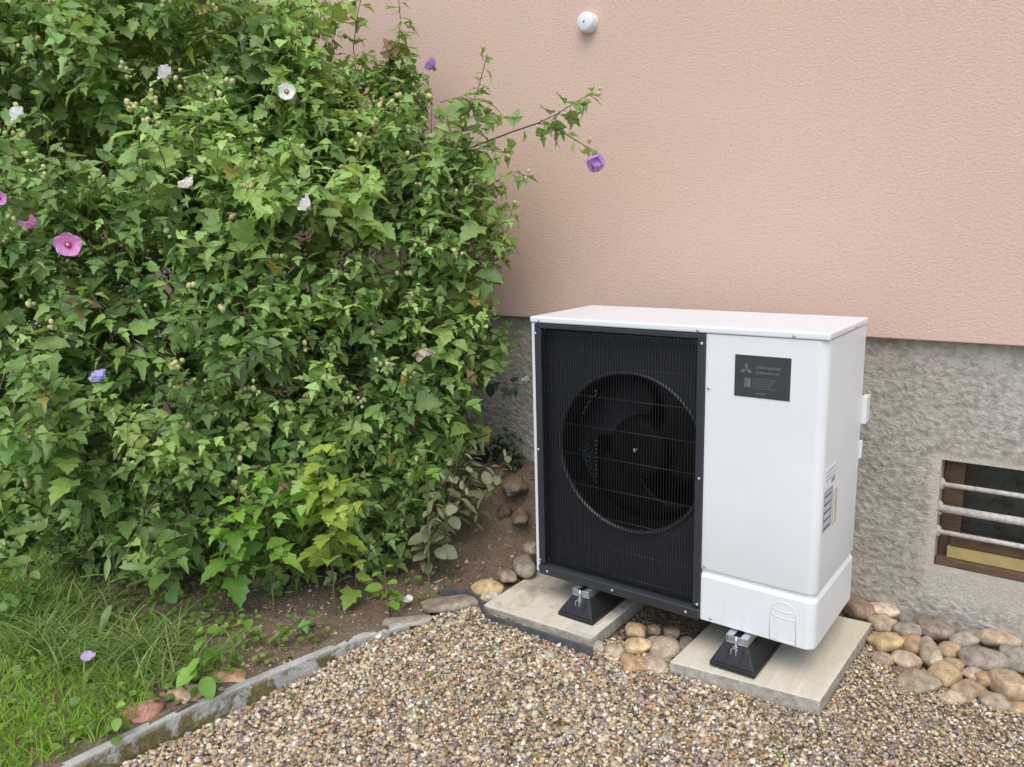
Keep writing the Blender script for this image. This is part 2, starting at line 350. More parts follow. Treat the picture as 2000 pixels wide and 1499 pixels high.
COBBLES=[((1.035, 0.621, -0.11), 0.0846, 0.0974, (0.27, 0.2, 0.15), "pointed brown cobble leaning on the plinth beside the white unit's back corner"), ((1.11, 0.669, -0.12), 0.1177, 0.0563, (0.55, 0.5, 0.42), 'pale long cobble at the plinth foot behind the back corner of the slab'), ((1.129, 0.59, -0.135), 0.0899, 0.0624, (0.42, 0.36, 0.27), 'cream round cobble touching the back corner of the concrete slab'), ((1.17, 0.461, -0.135), 0.1027, 0.0716, (0.45, 0.36, 0.2), 'yellowish rounded cobble lying against the side of the concrete slab'), ((1.221, 0.582, -0.13), 0.0977, 0.0611, (0.3, 0.29, 0.27), 'flat grey cobble between the cream cobbles and the long grey-brown one'), ((1.298, 0.629, -0.125), 0.1168, 0.073, (0.25, 0.22, 0.2), 'grey-brown oval cobble lying against the plinth below the window corner'), ((1.25, 0.499, -0.14), 0.0736, 0.0712, (0.38, 0.27, 0.17), 'orange-brown cobble under the flat grey one'), ((1.307, 0.462, -0.135), 0.0649, 0.1089, (0.34, 0.31, 0.26), 'upright grey-beige cobble beside the orange-brown one'), ((1.389, 0.617, -0.13), 0.0928, 0.0595, (0.36, 0.35, 0.31), 'pale grey cobble by the plinth under the window'), ((1.49, 0.686, -0.125), 0.1614, 0.0712, (0.42, 0.34, 0.26), 'long sandy pink cobble lying against the plinth under the window'), ((1.36, 0.531, -0.135), 0.0818, 0.0538, (0.4, 0.3, 0.19), 'small tan cobble between the upright one and the big dark grey cobble'), ((1.456, 0.523, -0.135), 0.1575, 0.0799, (0.26, 0.245, 0.23), 'largest dark grey cobble lying under the window'), ((1.548, 0.586, -0.135), 0.0865, 0.0797, (0.28, 0.28, 0.26), 'olive grey cobble beside the largest dark grey cobble'), ((1.377, 0.438, -0.145), 0.0952, 0.0499, (0.38, 0.29, 0.19), 'narrow slanting tan cobble below the small tan cobble'), ((1.367, 0.368, -0.145), 0.1046, 0.0712, (0.42, 0.33, 0.2), 'smooth yellow-brown cobble slanting down towards the gravel'), ((1.251, 0.392, -0.145), 0.0875, 0.069, (0.42, 0.36, 0.28), 'beige cobble with white band below the orange-brown one'), ((1.183, 0.366, -0.15), 0.0766, 0.051, (0.36, 0.27, 0.23), 'small pinkish cobble near the slab side, half in gravel'), ((1.242, 0.325, -0.155), 0.0588, 0.0339, (0.2, 0.14, 0.13), 'small dark purple-brown pebble at the edge of the gravel'), ((1.304, 0.276, -0.15), 0.1164, 0.0813, (0.28, 0.25, 0.2), 'broad grey-brown flat cobble lying out on the gravel'), ((1.442, 0.428, -0.15), 0.0691, 0.0423, (0.42, 0.33, 0.26), 'small pale brown cobble beside the bright orange cobble'), ((1.488, 0.422, -0.15), 0.0748, 0.0506, (0.43, 0.3, 0.17), 'bright orange cobble below the largest dark grey one'), ((1.443, 0.331, -0.155), 0.106, 0.0584, (0.36, 0.27, 0.2), 'brown blunt cobble at the edge of the gravel'), ((1.545, 0.41, -0.145), 0.0973, 0.0973, (0.4, 0.31, 0.21), "big tan cobble below the olive grey cobble at the picture's edge"), ((1.408, 0.258, -0.16), 0.081, 0.049, (0.44, 0.38, 0.28), 'beige cobble half sunk at the gravel edge, below the yellow-brown one'), ((1.513, 0.309, -0.16), 0.0824, 0.057, (0.34, 0.3, 0.25), 'grey and tan cobble half sunk in the gravel below the big tan one'), ((1.58, 0.313, -0.16), 0.0624, 0.0437, (0.42, 0.31, 0.18), "orange-tan cobble in the gravel at the picture's edge, nearest the camera of the heap"), ((0.426, 0.017, -0.12), 0.0743, 0.052, (0.42, 0.32, 0.2), 'tan cobble under the heat pump at the back of the gap between the slabs'), ((0.41, -0.105, -0.15), 0.0668, 0.0613, (0.46, 0.4, 0.3), 'cream cobble touching the front of the dark gap beside the stained slab'), ((0.471, -0.056, -0.13), 0.0865, 0.0649, (0.55, 0.42, 0.26), 'cream and orange cobble in the middle of the gap between the slabs'), ((0.504, -0.139, -0.155), 0.0823, 0.07, (0.42, 0.29, 0.17), 'rusty orange cobble at the front of the gap between the slabs'), ((0.548, -0.009, -0.135), 0.1043, 0.0827, (0.38, 0.32, 0.27), 'large round pinkish-grey cobble beside the clean slab, in the gap'), ((0.568, -0.102, -0.155), 0.0803, 0.0733, (0.43, 0.36, 0.29), 'squarish pinkish-beige cobble at the front corner of the clean slab'), ((0.469, 0.073, -0.13), 0.0411, 0.0411, (0.35, 0.28, 0.2), 'small brown cobble deep in the shade of the gap'), ((0.531, 0.093, -0.13), 0.0557, 0.0445, (0.3, 0.25, 0.2), 'dark cobble far back in the shade between the slabs'), ((0.595, 0.067, -0.15), 0.0473, 0.0619, (0.34, 0.31, 0.26), "greyish cobble half hidden by the clean slab's edge"), ((0.349, -0.124, -0.145), 0.0454, 0.0436, (0.36, 0.35, 0.3), 'small grey-green stone set at the front corner of the stained slab'), ((-0.172, 0.15, -0.07), 0.086, 0.0989, (0.27, 0.26, 0.23), "tall grey cobble against the stained slab, nearest the white unit's edge"), ((-0.199, 0.065, -0.09), 0.0806, 0.0636, (0.29, 0.24, 0.19), 'brown-grey cobble between the tall grey and the yellow cobbles'), ((-0.218, -0.041, -0.105), 0.1287, 0.0623, (0.48, 0.38, 0.2), 'wide yellow cobble at the corner of the stained slab beside the soil'), ((-0.173, -0.072, -0.12), 0.0777, 0.0491, (0.5, 0.46, 0.38), 'whitish cobble wedged in front of the yellow cobble'), ((-0.206, 0.247, -0.03), 0.0618, 0.0662, (0.3, 0.27, 0.24), "grey-brown stone above the tall cobble, at the white unit's edge"), ((-0.593, -1.283, -0.13), 0.1194, 0.0956, (0.36, 0.17, 0.14), 'pinkish red stone behind the concrete edging beside the grass'), ((-0.568, -1.147, -0.13), 0.1189, 0.0727, (0.45, 0.34, 0.24), 'sandy stone behind the edging, next to the pinkish red one'), ((-0.547, -1.015, -0.13), 0.1266, 0.0684, (0.5, 0.32, 0.2), 'pale orange stone behind the edging, nearest the soil bed'), ((0.234, -0.275, -0.15), 0.0679, 0.0536, (0.34, 0.36, 0.31), 'flat grey-green stone lying on the gravel before the stained slab'), ((1.347, 0.071, -0.165), 0.1011, 0.0306, (0.22, 0.23, 0.24), 'thin blue-grey slate chip lying on the gravel by the clean slab'), ((-0.278, -0.199, -0.125), 0.2223, 0.093, (0.26, 0.24, 0.21), 'flat grey stone under the bent dark edging strip'), ((-0.326, -0.394, -0.13), 0.1747, 0.0543, (0.33, 0.31, 0.29), 'broken grey paving piece at the far end of the concrete edging')]
ROCKS=[((-0.635, 0.5, 0.126), 0.1987, 0.149, (0.2, 0.17, 0.14), 'rough grey-brown lump of earth on the bank below the black sheet'), ((-0.442, 0.45, 0.137), 0.1429, 0.2143, (0.24, 0.2, 0.17), 'upright rough brown stone on the bank close to the white unit'), ((-0.364, 0.38, 0.025), 0.1165, 0.1631, (0.22, 0.18, 0.15), "rough brown stone low on the bank behind the white unit's edge"), ((-0.452, 0.38, 0.031), 0.0945, 0.0945, (0.17, 0.12, 0.09), 'small dark clod on the soil bank near the rough brown stones')]
EDGE=[(-0.547, -1.625, -0.125), (-0.54, -1.434, -0.125), (-0.524, -1.238, -0.125), (-0.486, -1.008, -0.125), (-0.442, -0.771, -0.125), (-0.4, -0.571, -0.125), (-0.325, -0.409, -0.125)]
STRIP=[(-0.355, -0.167, -0.1), (-0.278, -0.121, -0.1), (-0.22, -0.126, -0.1), (-0.154, -0.165, -0.1), (-0.099, -0.207, -0.1), (-0.044, -0.218, -0.1), (0.036, -0.211, -0.1), (0.148, -0.207, -0.1), (0.266, -0.201, -0.1), (0.367, -0.191, -0.1)]
FLOWERS=[((-0.916, -0.3, 1.85), 'open', (0.95, 0.93, 0.88), 0.0786, 'B'), ((-1.438, -0.469, 1.952), 'side', (0.95, 0.93, 0.88), 0.0703, 'B'), ((-1.334, -1.09, 1.732), 'side', (0.95, 0.93, 0.88), 0.0557, 'A'), ((-0.962, -0.714, 1.49), 'side', (0.95, 0.93, 0.88), 0.0618, 'B'), ((-0.589, -0.499, 1.403), 'side', (0.95, 0.93, 0.88), 0.061, 'B'), ((-1.056, 0.2, 2.295), 'side', (0.95, 0.93, 0.88), 0.0798, 'C'), ((-1.185, 0.25, 2.184), 'side', (0.95, 0.93, 0.88), 0.0646, 'C'), ((-1.186, -1.056, 1.298), 'open', (0.74, 0.36, 0.66), 0.0983, 'A'), ((-1.274, -1.119, 1.364), 'side', (0.74, 0.36, 0.66), 0.0595, 'A'), ((-1.319, -1.199, 1.459), 'open', (0.74, 0.36, 0.66), 0.0583, 'A'), ((-1.097, -1.048, 0.834), 'side', (0.6, 0.53, 0.8), 0.0642, 'A'), ((-0.606, 0.2, 1.962), 'side', (0.56, 0.36, 0.66), 0.0625, 'C'), ((0.094, 0.3, 1.575), 'wilt', (0.56, 0.36, 0.66), 0.065, 'C'), ((-0.469, -0.08, 0.858), 'wilt', (0.55, 0.5, 0.4), 0.069, 'C'), ((-0.424, 0.55, 0.619), 'side', (0.7, 0.72, 0.66), 0.0473, 'C')]
FALLEN=[((-0.397, -0.315, -0.11), (0.95, 0.93, 0.88), 0.0602, 'white crumpled hibiscus flower fallen on the soil near the bent strip'), ((-0.904, -1.297, -0.05), (0.62, 0.47, 0.7), 0.0611, 'lilac hibiscus flower fallen into the long grass'), ((-0.311, -0.565, -0.122), (0.95, 0.93, 0.88), 0.0406, 'small cream petal fallen on the concrete edging')]
BR=[([(-0.805, 0.3, 1.582), (-0.563, 0.3, 1.637), (-0.291, 0.3, 1.692), (-0.165, 0.3, 1.713), (-0.105, 0.3, 1.698), (-0.023, 0.3, 1.653), (0.067, 0.3, 1.601)], 0.006, 7), ([(-0.165, 0.3, 1.713), (-0.069, 0.3, 1.739), (-0.01, 0.3, 1.764), (0.042, 0.3, 1.782), (0.091, 0.3, 1.795)], 0.0035, 7), ([(-0.645, 0.25, 1.464), (-0.502, 0.25, 1.723), (-0.414, 0.25, 1.871), (-0.364, 0.25, 1.989)], 0.004, 12), ([(-0.591, 0.25, 1.377), (-0.364, 0.25, 1.491), (-0.258, 0.25, 1.535), (-0.171, 0.25, 1.509)], 0.003, 8), ([(-1.044, 0.3, 1.822), (-0.912, 0.3, 2.044), (-0.877, 0.3, 2.206), (-0.886, 0.3, 2.371)], 0.005, 12), ([(-1.173, 0.3, 1.902), (-1.183, 0.3, 2.148), (-1.135, 0.3, 2.292), (-1.086, 0.3, 2.389)], 0.004, 8), ([(-0.794, 0.3, 1.733), (-0.838, 0.3, 1.992), (-0.856, 0.3, 2.161)], 0.003, 8), ([(-1.113, 0.22, 1.598), (-1.272, 0.22, 1.927), (-1.408, 0.22, 2.169), (-1.524, 0.22, 2.434)], 0.006, 6), ([(-0.55, 0.25, 1.074), (-0.405, 0.25, 1.162), (-0.306, 0.25, 1.266), (-0.255, 0.25, 1.406)], 0.004, 12), ([(-0.677, 0.25, 0.935), (-0.498, 0.25, 0.966), (-0.37, 0.25, 0.993)], 0.003, 10), ([(-0.782, 0.25, 0.743), (-0.625, 0.25, 0.778), (-0.517, 0.25, 0.854)], 0.003, 9), ([(-0.563, 0.25, 1.376), (-0.397, 0.25, 1.329), (-0.295, 0.25, 1.225)], 0.003, 9), ([(-0.595, 0.27, 1.63), (-0.427, 0.27, 1.637), (-0.297, 0.27, 1.608)], 0.003, 9), ([(-0.622, 0.25, 1.836), (-0.51, 0.25, 1.844), (-0.404, 0.25, 1.802), (-0.315, 0.25, 1.735)], 0.003, 8)]
SAP=[((-0.59, -0.517, -0.11), (-0.583, -0.517, 0.563), 'lime', 16, 0.1187, 'tall lime green seedling with large pale leaves at the front of the bed'), ((-0.773, -0.665, -0.11), (-0.728, -0.665, 0.493), 'bright', 15, 0.0987, 'bright green seedling next to the lime green one, under the shrubs'), ((-0.95, -0.761, -0.11), (-0.771, -0.761, 0.415), 'bright', 13, 0.0957, 'mid green seedling growing between the bright seedling and the dark hollow'), ((-1.069, -0.914, -0.1), (-0.952, -0.914, 0.299), 'mid', 9, 0.0902, 'low green seedling at the foot of the shrub with a thick pale stem'), ((-0.606, -0.398, -0.11), (-0.571, -0.398, 0.094), 'lime', 6, 0.0818, "short lime seedling with few leaves at the bare soil's edge"), ((-0.413, -0.397, -0.11), (-0.432, -0.397, 0.065), 'bright', 7, 0.0591, 'tiny seedling with round leaves on the bare brown soil'), ((-0.364, -0.228, -0.08), (-0.341, -0.228, 0.534), 'bright', 6, 0.0814, 'thin bare stick with a few green leaves at its top, by the bank'), ((-1.188, -1.089, -0.09), (-1.122, -1.089, 0.212), 'pale', 8, 0.1342, 'weed with long pale green leaves above the long grass'), ((-0.536, -1.119, -0.1), (-0.472, -1.119, 0.122), 'bright', 11, 0.0693, 'bright green weed with oval leaves between grass and edging'), ((-0.539, -1.399, -0.1), (-0.521, -1.399, -0.01), 'bright', 9, 0.0453, 'low clover-like weed beside the pinkish red stone'), ((-0.709, -0.854, -0.1), (-0.661, -0.854, 0.014), 'bright', 7, 0.0519, 'small weed on the soil bed behind the middle of the edging'), ((-0.616, -0.724, -0.1), (-0.486, -0.724, -0.001), 'mid', 6, 0.064, 'small dark weed on the soil bed beneath the bright seedling'), ((-1.59, -1.241, -0.09), (-1.424, -1.241, 0.123), 'mid', 9, 0.0839, "broad leaved weed at the foot of the shrub by the picture's edge"), ((-0.54, 0.191, 0.0), (-0.462, 0.191, 0.382), 'dusty', 34, 0.0784, 'dusty grey-green leafy plant on the soil bank beside the black sheet'), ((-0.568, -0.066, -0.06), (-0.451, -0.066, 0.393), 'dusty', 22, 0.0789, 'dusty olive plant leaning out of the shrub over the soil bank')]
WALLTWIG=[(-0.793, 0.62, 0.597), (-0.696, 0.62, 0.58), (-0.601, 0.62, 0.577), (-0.479, 0.62, 0.584)]
WALLPL=[((-0.568, 0.6, 0.188), (-0.548, 0.62, 0.316)), ((-0.661, 0.62, 0.234), (-0.633, 0.63, 0.34))]
SHEET=[(-1.077, 0.675, 0.395), (-0.938, 0.675, 0.321), (-0.762, 0.675, 0.194), (-1.015, 0.6, 0.115), (-0.883, 0.6, 0.136), (-0.729, 0.6, 0.188)]
SHEET2=[(-0.755, 0.675, 0.206), (-0.611, 0.675, 0.108), (-0.671, 0.6, 0.171), (-0.57, 0.6, 0.128)]
DISC=(-0.145, 0.66, 2.135)

# ------------------------------------------------------------------ ground
EXY = [(-9, -.53), (-1.7, -.522)] + [(p[1], p[0]+.03) for p in EDGE] + [(-.2, -.27), (-.12, -.15), (.0, -.14), (.8, -.14)]
EY = np.array([a for a, b in EXY]); EX = np.array([b for a, b in EXY])
def ex(y): return np.interp(y, EY, EX)
def h_gravel(x, y):
    z = np.full_like(x, -.166)
    z = z + .022*np.exp(-((x+.05)**2/.12 + (y+.28)**2/.05))
    z = z - .030*sstep((-.45-y)/.9)*sstep((.9-x)/1.2)
    z = z - .030*sstep((-.42-y)/.3)*np.exp(-np.maximum(x-ex(y), 0)/.16)*.45
    z = z - .045*sstep((y+.08)/.15)*sstep((x-.33)/.03)*sstep((.66-x)/.03)
    z = z - .03*sstep((y-.2)/.3)*sstep((x-1.12)/.06)
    z = z + .13*sstep((y-.44)/.12)*sstep((.98-x)/.08)*sstep((x+.2)/.1)  # hidden rise behind the unit, added to keep light from getting underneath
    return z + .030*fbm(x*3.5, y*3.5, 5, 3)
def h_soil(x, y):
    z = np.full_like(x, -.135)
    bank = sstep((y-.0)/.72)*sstep((-.1-x)/.38)
    z = z + .32*bank + .02*sstep((-1.0-x)/1.0)
    return z + .035*fbm(x*3.2, y*3.2, 21, 3) + .022*fbm(x*14, y*14, 33, 3)
def axis(a, b, lo, hi, fine, coarse):
    l = list(np.arange(lo, hi+1e-6, fine))
    pre = list(np.arange(a, lo-1e-6, coarse)); post = list(np.arange(hi+coarse, b+1e-6, coarse))
    return np.array(pre + l + post)
def grid_mesh(name, xs, ys, hf, keep):
    X, Y = np.meshgrid(xs, ys); Z = hf(X, Y)
    nx, ny = len(xs), len(ys)
    i = np.arange(nx*ny).reshape(ny, nx)
    F = np.stack([i[:-1, :-1], i[:-1, 1:], i[1:, 1:], i[1:, :-1]], -1).reshape(-1, 4)
    V = np.stack([X, Y, Z], -1).reshape(-1, 3)
    c = V[F].mean(1); F = F[keep(c[:, 0], c[:, 1])]
    u, inv = np.unique(F, return_inverse=True)
    return mesh_np(name, V[u], inv.reshape(-1, 4), True)
far = B().add([(-250, -250, -.40), (250, -250, -.40), (250, 250, -.40), (-250, 250, -.40)], [(0, 1, 2, 3)]).build('ground', MTURF)
props(far, kind='structure')
me = grid_mesh('soil', axis(-14, -.02, -2.8, -.02, .018, .25), axis(-8, .72, -2.2, .72, .018, .25), h_soil, lambda x, y: (x < ex(y)-.012))
props(link('soil', me, None, MSO), kind='structure')
me = grid_mesh('gravel_bed', axis(-.72, 5, -.72, 2.2, .02, .25), axis(-8, .72, -2.2, .72, .02, .25), h_gravel, lambda x, y: (x > ex(y)-.02))
props(link('gravel_bed', me, None, MGB), kind='structure')

# loose gravel: every pebble real, one object because nobody could count it
def cube_sphere():
    V = []; idx = {}; F = []
    def vid(p):
        if p not in idx: idx[p] = len(V); V.append(p)
        return idx[p]
    for ax in range(3):
        for sg in (-1, 1):
            for a in (-1, 0):
                for b in (-1, 0):
                    q = []
                    for da, db in ((0, 0), (1, 0), (1, 1), (0, 1)):
                        p = [0, 0, 0]; p[ax] = sg; p[(ax+1) % 3] = a+da; p[(ax+2) % 3] = b+db; q.append(vid(tuple(p)))
                    F.append(q if sg > 0 else q[::-1])
    V = np.array(V, float); V /= np.linalg.norm(V, axis=1)[:, None]
    return V, np.array(F)
def ico():
    import bmesh
    bm = bmesh.new(); bmesh.ops.create_icosphere(bm, subdivisions=1, radius=1)
    V = np.array([v.co[:] for v in bm.verts]); F = np.array([[v.index for v in f.verts] for f in bm.faces]); bm.free(); return V, F
def rand_rot(n, rng, tilt):
    yaw = rng.uniform(0, 2*np.pi, n); ax = rng.normal(0, tilt, n); ay = rng.normal(0, tilt, n)
    cz, sz, cx, sx, cy, sy = np.cos(yaw), np.sin(yaw), np.cos(ax), np.sin(ax), np.cos(ay), np.sin(ay)
    R = np.zeros((n, 3, 3))
    R[:, 0, 0] = cz*cy-sz*sx*sy; R[:, 0, 1] = -sz*cx; R[:, 0, 2] = cz*sy+sz*sx*cy
    R[:, 1, 0] = sz*cy+cz*sx*sy; R[:, 1, 1] = cz*cx; R[:, 1, 2] = sz*sy-cz*sx*cy
    R[:, 2, 0] = -cx*sy; R[:, 2, 1] = sx; R[:, 2, 2] = cx*cy
    return R
SLAB_L = [(-.139, -.170), (.340, -.150), (.336, .43), (-.141, .43)]
SLAB_R = [(.624, -.120), (1.099, -.075), (1.111, .511), (.640, .480)]
def in_quad(x, y, Q, grow=0):
    r = np.ones_like(x, bool)
    for (x0, y0), (x1, y1) in zip(Q, Q[1:]+Q[:1]):
        d = math.hypot(x1-x0, y1-y0)
        r &= ((x1-x0)*(y-y0)-(y1-y0)*(x-x0))/d > -grow
    return r
def gravel():
    rng = np.random.default_rng(3)
    n = 118000
    x = rng.uniform(-.72, 2.0, n); y = rng.uniform(-1.75, .68, n)
    k = (x > ex(y)+.010) & ~in_quad(x, y, SLAB_L, .004) & ~in_quad(x, y, SLAB_R, .004)
    # nothing under the unit, nothing far outside the visible wedge
    k &= ~((x > -.1) & (x < 1.05) & (y > .12))
    d = np.stack([x, y, np.full_like(x, -.16)], 1)-CAM
    zc = d@CF; u = (d@CR)/zc; v = (d@CU)/zc
    k &= (np.abs(u) < .76) & (v > -.58)
    x, y = x[k], y[k]; n = len(x)
    z = h_gravel(x, y) + rng.uniform(-.005, .009, n)
    fines = (x > 1.0) & (y > -.35)
    s = np.clip(rng.lognormal(math.log(.0058), .34, n), .0022, .0125)*np.where(fines, .75, 1)
    V0, F0 = ico()
    R = rand_rot(n, rng, .45)
    sc = np.stack([s*rng.uniform(.95, 1.5, n), s*rng.uniform(.75, 1.05, n), s*rng.uniform(.5, .85, n)], 1)
    jit = 1 + rng.normal(0, .13, (n, len(V0), 1))
    P = np.einsum('nij,nvj->nvi', R, V0[None]*jit*sc[:, None, :]) + np.stack([x, y, z+.003], 1)[:, None]
    F = F0[None] + (np.arange(n)*len(V0))[:, None, None]
    o = link('gravel', mesh_np('gravel', P.reshape(-1, 3), F.reshape(-1, 3), True), None, MGR)
    props(o, 'loose mixed tan, white and brown pea gravel in front of the heat pump', 'gravel', None, 'stuff')
    print('pebbles', n)
gravel()

# ------------------------------------------------------------------ house
house = props(empty('house', (0, .7, 0)), 'house wall with pink rendered upper part over a grey roughcast plinth', 'house')
def in_house(o): o.parent = house; o.matrix_parent_inverse = Matrix.Translation((0, -.7, 0)); return o
in_house(B().box(-14, 5, .66, 1.0, .899, 6.0).build('rendered_facade', MR, bevel=.004))
WX0, WX1, WZ0, WZ1 = 1.262, 2.02, .076, .476
def plinth():
    xs = axis(-14, 5, -1.3, 2.15, .0055, .3); zs = np.arange(-.42, .92, .0055)
    xs = np.unique(np.concatenate([xs, [5.0]]))
    for w in (WX0, WX1): xs[np.argmin(abs(xs-w))] = w
    for w in (WZ0, WZ1): zs[np.argmin(abs(zs-w))] = w
    X, Z = np.meshgrid(xs, zs)
    # thrown roughcast: short slanting ridges and lumps
    c, s = math.cos(.55), math.sin(.55)
    U, W = X*c-Z*s, X*s+Z*c
    wx = fbm(X*22, Z*22, 61, 2)*.9
    n1 = fbm(U*78+wx, W*150+wx, 41, 1); n2 = fbm(X*125, Z*130, 47, 1); n3 = fbm(X*7, Z*7, 51, 2)
    n1 = np.sign(n1)*np.abs(n1)**.8
    hgt = .0042*n1 + .0042*n2 + .0015*n3
    dx = np.maximum(np.maximum(WX0-X, X-WX1), 0); dz = np.maximum(np.maximum(WZ0-Z, Z-WZ1), 0)
    wob = .02*fbm(X*18, Z*18, 77, 2)
    rim = 1-sstep((np.hypot(dx, dz)+wob-.012)/.03)
    below = (1-sstep((np.abs(Z-.035)+wob*2-.045)/.05))*sstep((X-1.2+wob)/.07)*(Z < .2)
    sm = np.clip(np.maximum(rim, below*.9), 0, 1)
    hgt = hgt*(1-.85*sm) - .004*sm
    fine = sstep((X+1.35)/.1)*sstep((2.2-X)/.1)
    Y = .70 - hgt*fine
    nx, nz = len(xs), len(zs)
    i = np.arange(nx*nz).reshape(nz, nx)
    F = np.stack([i[:-1, :-1], i[:-1, 1:], i[1:, 1:], i[1:, :-1]], -1).reshape(-1, 4)
    V = np.stack([X, Y, Z], -1).reshape(-1, 3); cc = V[F].mean(1)
    hole = (cc[:, 0] > WX0) & (cc[:, 0] < WX1) & (cc[:, 2] > WZ0) & (cc[:, 2] < WZ1)
    F = F[~hole]
    me = mesh_np('plinth', V, F, True, {'smoothness': sm.ravel()})
    in_house(link('plinth', me, None, MPL))
plinth()
# window reveal, frame, panes and bars
b = B()
b.box(WX0-.03, WX0+.001, .7045, .83, WZ0-.03, WZ1+.03); b.box(WX1-.001, WX1+.03, .7045, .83, WZ0-.03, WZ1+.03)
b.box(WX0+.001, WX1-.001, .7045, .83, WZ1-.001, WZ1+.03); b.box(WX0+.001, WX1-.001, .7045, .83, WZ0-.03, WZ0+.001)
in_house(b.build('window_reveal', MPS))
win = in_house(empty('window', (0, 0, 0)))
def W(name, x0, x1, y0, y1, z0, z1, m, bv=.002): return B().box(x0, x1, y0, y1, z0, z1).build(name, m, win, bevel=bv)
W('stile', WX0+.003, 1.33, .772, .82, WZ0+.003, WZ1-.003, MWD); W('stile', 1.95, WX1-.003, .772, .82, WZ0+.003, WZ1-.003, MWD)
W('rail', 1.33, 1.95, .774, .82, .455, WZ1-.003, MWD); W('rail', 1.305, 1.99, .745, .7715, .150, .19, MWD)
W('rail', 1.33, 1.95, .774, .82, .151, .189, MWD)
W('window_sill', WX0+.003, WX1-.003, .716, .7715, WZ0+.003, .105, MWD)
W('rail', 1.33, 1.95, .774, .82, WZ0+.004, .150, MWD)
W('draught_board', 1.298, 1.99, .738, .765, .106, .1475, MYW, .001)
W('pane', 1.33, 1.95, .80, .805, .185, .455, MGL, 0)
W('mullion', 1.63, 1.665, .776, .82, .186, .454, MWD)
for z, r in ((.381, .009), (.291, .0145), (.203, .009)):
    bo = B().tube([(WX0-.02, .7205, z), (1.5, .7205, z+.001), (WX1+.02, .7205, z)], r, 10).build('window_bar', MBAR, win, True)
    bb = B(); 
    V, F = cube_sphere(); V = V*np.array((.024, .018, r+.021))*(1+.18*np.array([mn.noise(Vector(p)*2+Vector((z*9, 0, 0))) for p in V])[:, None])+np.array((WX0-.003, .7245, z))
    pl = link('mortar_plug', mesh_np('mortar_plug', V, F, True), win, MPS)
    sm = pl.modifiers.new('s', 'SUBSURF'); sm.levels = 1; sm.render_levels = 1
# round cap on the wall
capt = props(empty('wall_cap', (DISC[0], .66, DISC[2])), 'small round white cap sticking out of the pink wall high above the heat pump', 'wall cap')
B().lathe([(0.001, -.046), (.030, -.046), (.036, -.042), (.039, -.035), (.040, .0)], (0, 0, 0), 32).build('cap', MW, capt, True)
B().lathe([(.001, -.0475), (.0035, -.0475), (.004, -.046)], (0, 0, 0), 10).build('screw', MBLK, capt, True)

# ------------------------------------------------------------------ slabs, feet
def slab(name, Q, zt, zt2, label, alpha):
    zs = [zt2, zt, zt, zt2]
    o = B().hexa([(x, y, z-.052) for (x, y), z in zip(Q, zs)]+[(x, y, z) for (x, y), z in zip(Q, zs)]).build(name, MSL, bevel=.004, seg=2)
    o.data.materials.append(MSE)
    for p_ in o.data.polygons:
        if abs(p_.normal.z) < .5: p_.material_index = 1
    o.color = (1, 1, 1, alpha); props(o, label, 'paving slab', 'paving slabs under the heat pump')
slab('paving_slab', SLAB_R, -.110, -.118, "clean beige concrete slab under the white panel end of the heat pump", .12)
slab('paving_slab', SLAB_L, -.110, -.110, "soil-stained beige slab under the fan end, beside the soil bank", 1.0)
def foot(x0, x1, tx0, tx1, label):
    t = props(empty('mounting_foot', ((x0+x1)/2, 0, -.11)), label, 'mounting foot', 'rubber feet under the heat pump')
    c = (x0+x1)/2; a0, a1, t0, t1 = x0-c, x1-c, tx0-c, tx1-c
    P = [(a0, -.074, 0), (a1, -.074, 0), (a1, .42, 0), (a0, .42, 0), (a0, -.076, .018), (a1, -.076, .018), (a1, .42, .018), (a0, .42, .018)]
    bb = B().hexa(P)
    bb.hexa([(a0+.002, -.074, .0181), (a1-.002, -.074, .0181), (a1-.002, .418, .0181), (a0+.002, .418, .0181), (t0, -.034, .078), (t1, -.034, .078), (t1, .39, .078), (t0, .39, .078)])
    bb.build('rubber_block', MRUB, t, bevel=.005, seg=3)
    m = (t0+t1)/2
    # moulded recess frame on the sloping end
    for dx in (-.024, .024):
        rb = B().hexa([(m+dx-.004, -.0705, .028), (m+dx+.004, -.0705, .028), (m+dx+.004, -.06, .03), (m+dx-.004, -.06, .03), (m+dx-.004, -.045, .071), (m+dx+.004, -.045, .071), (m+dx+.004, -.035, .071), (m+dx-.004, -.035, .071)])
        rb.build('moulded_rib', MRUB, t, bevel=.001)
    w = .036
    ch = B(); ch.box(m-w, m+w, -.036, .38, .0785, .082); ch.box(m-w, m-w+.004, -.036, .38, .0825, .106); ch.box(m+w-.004, m+w, -.036, .38, .0825, .106)
    ch.box(m-w+.0042, m-.012, -.0355, .38, .1025, .1065); ch.box(m+.012, m+w-.0042, -.0355, .38, .1025, .1065)
    ch.build('metal_channel', MALU, t, bevel=.001)
    B().box(m-w+.005, m+w-.005, -.033, -.0295, .083, .102).build('channel_cap', MALU, t, bevel=.001)
    bo = B(); bo.tube([(m, -.041, .108), (m, -.041, .070)], .0045, 8); bo.build('bolt', MALU, t, True)
    B().tube([(m, -.041, .066), (m, -.041, .074)], .0095, 6).build('nut', MALU, t)
    B().box(m-.012, m-.008, -.058, -.044, .05, .068).build('clip', MALU, t, bevel=.001)
    B().box(m+.004, m+.008, -.058, -.044, .05, .068).build('clip', MALU, t, bevel=.001)
foot(.147, .297, .186, .262, "black rubber mounting foot on the soil-stained slab below the fan grille")
foot(.745, .897, .779, .862, "black rubber mounting foot on the clean slab below the white panel")
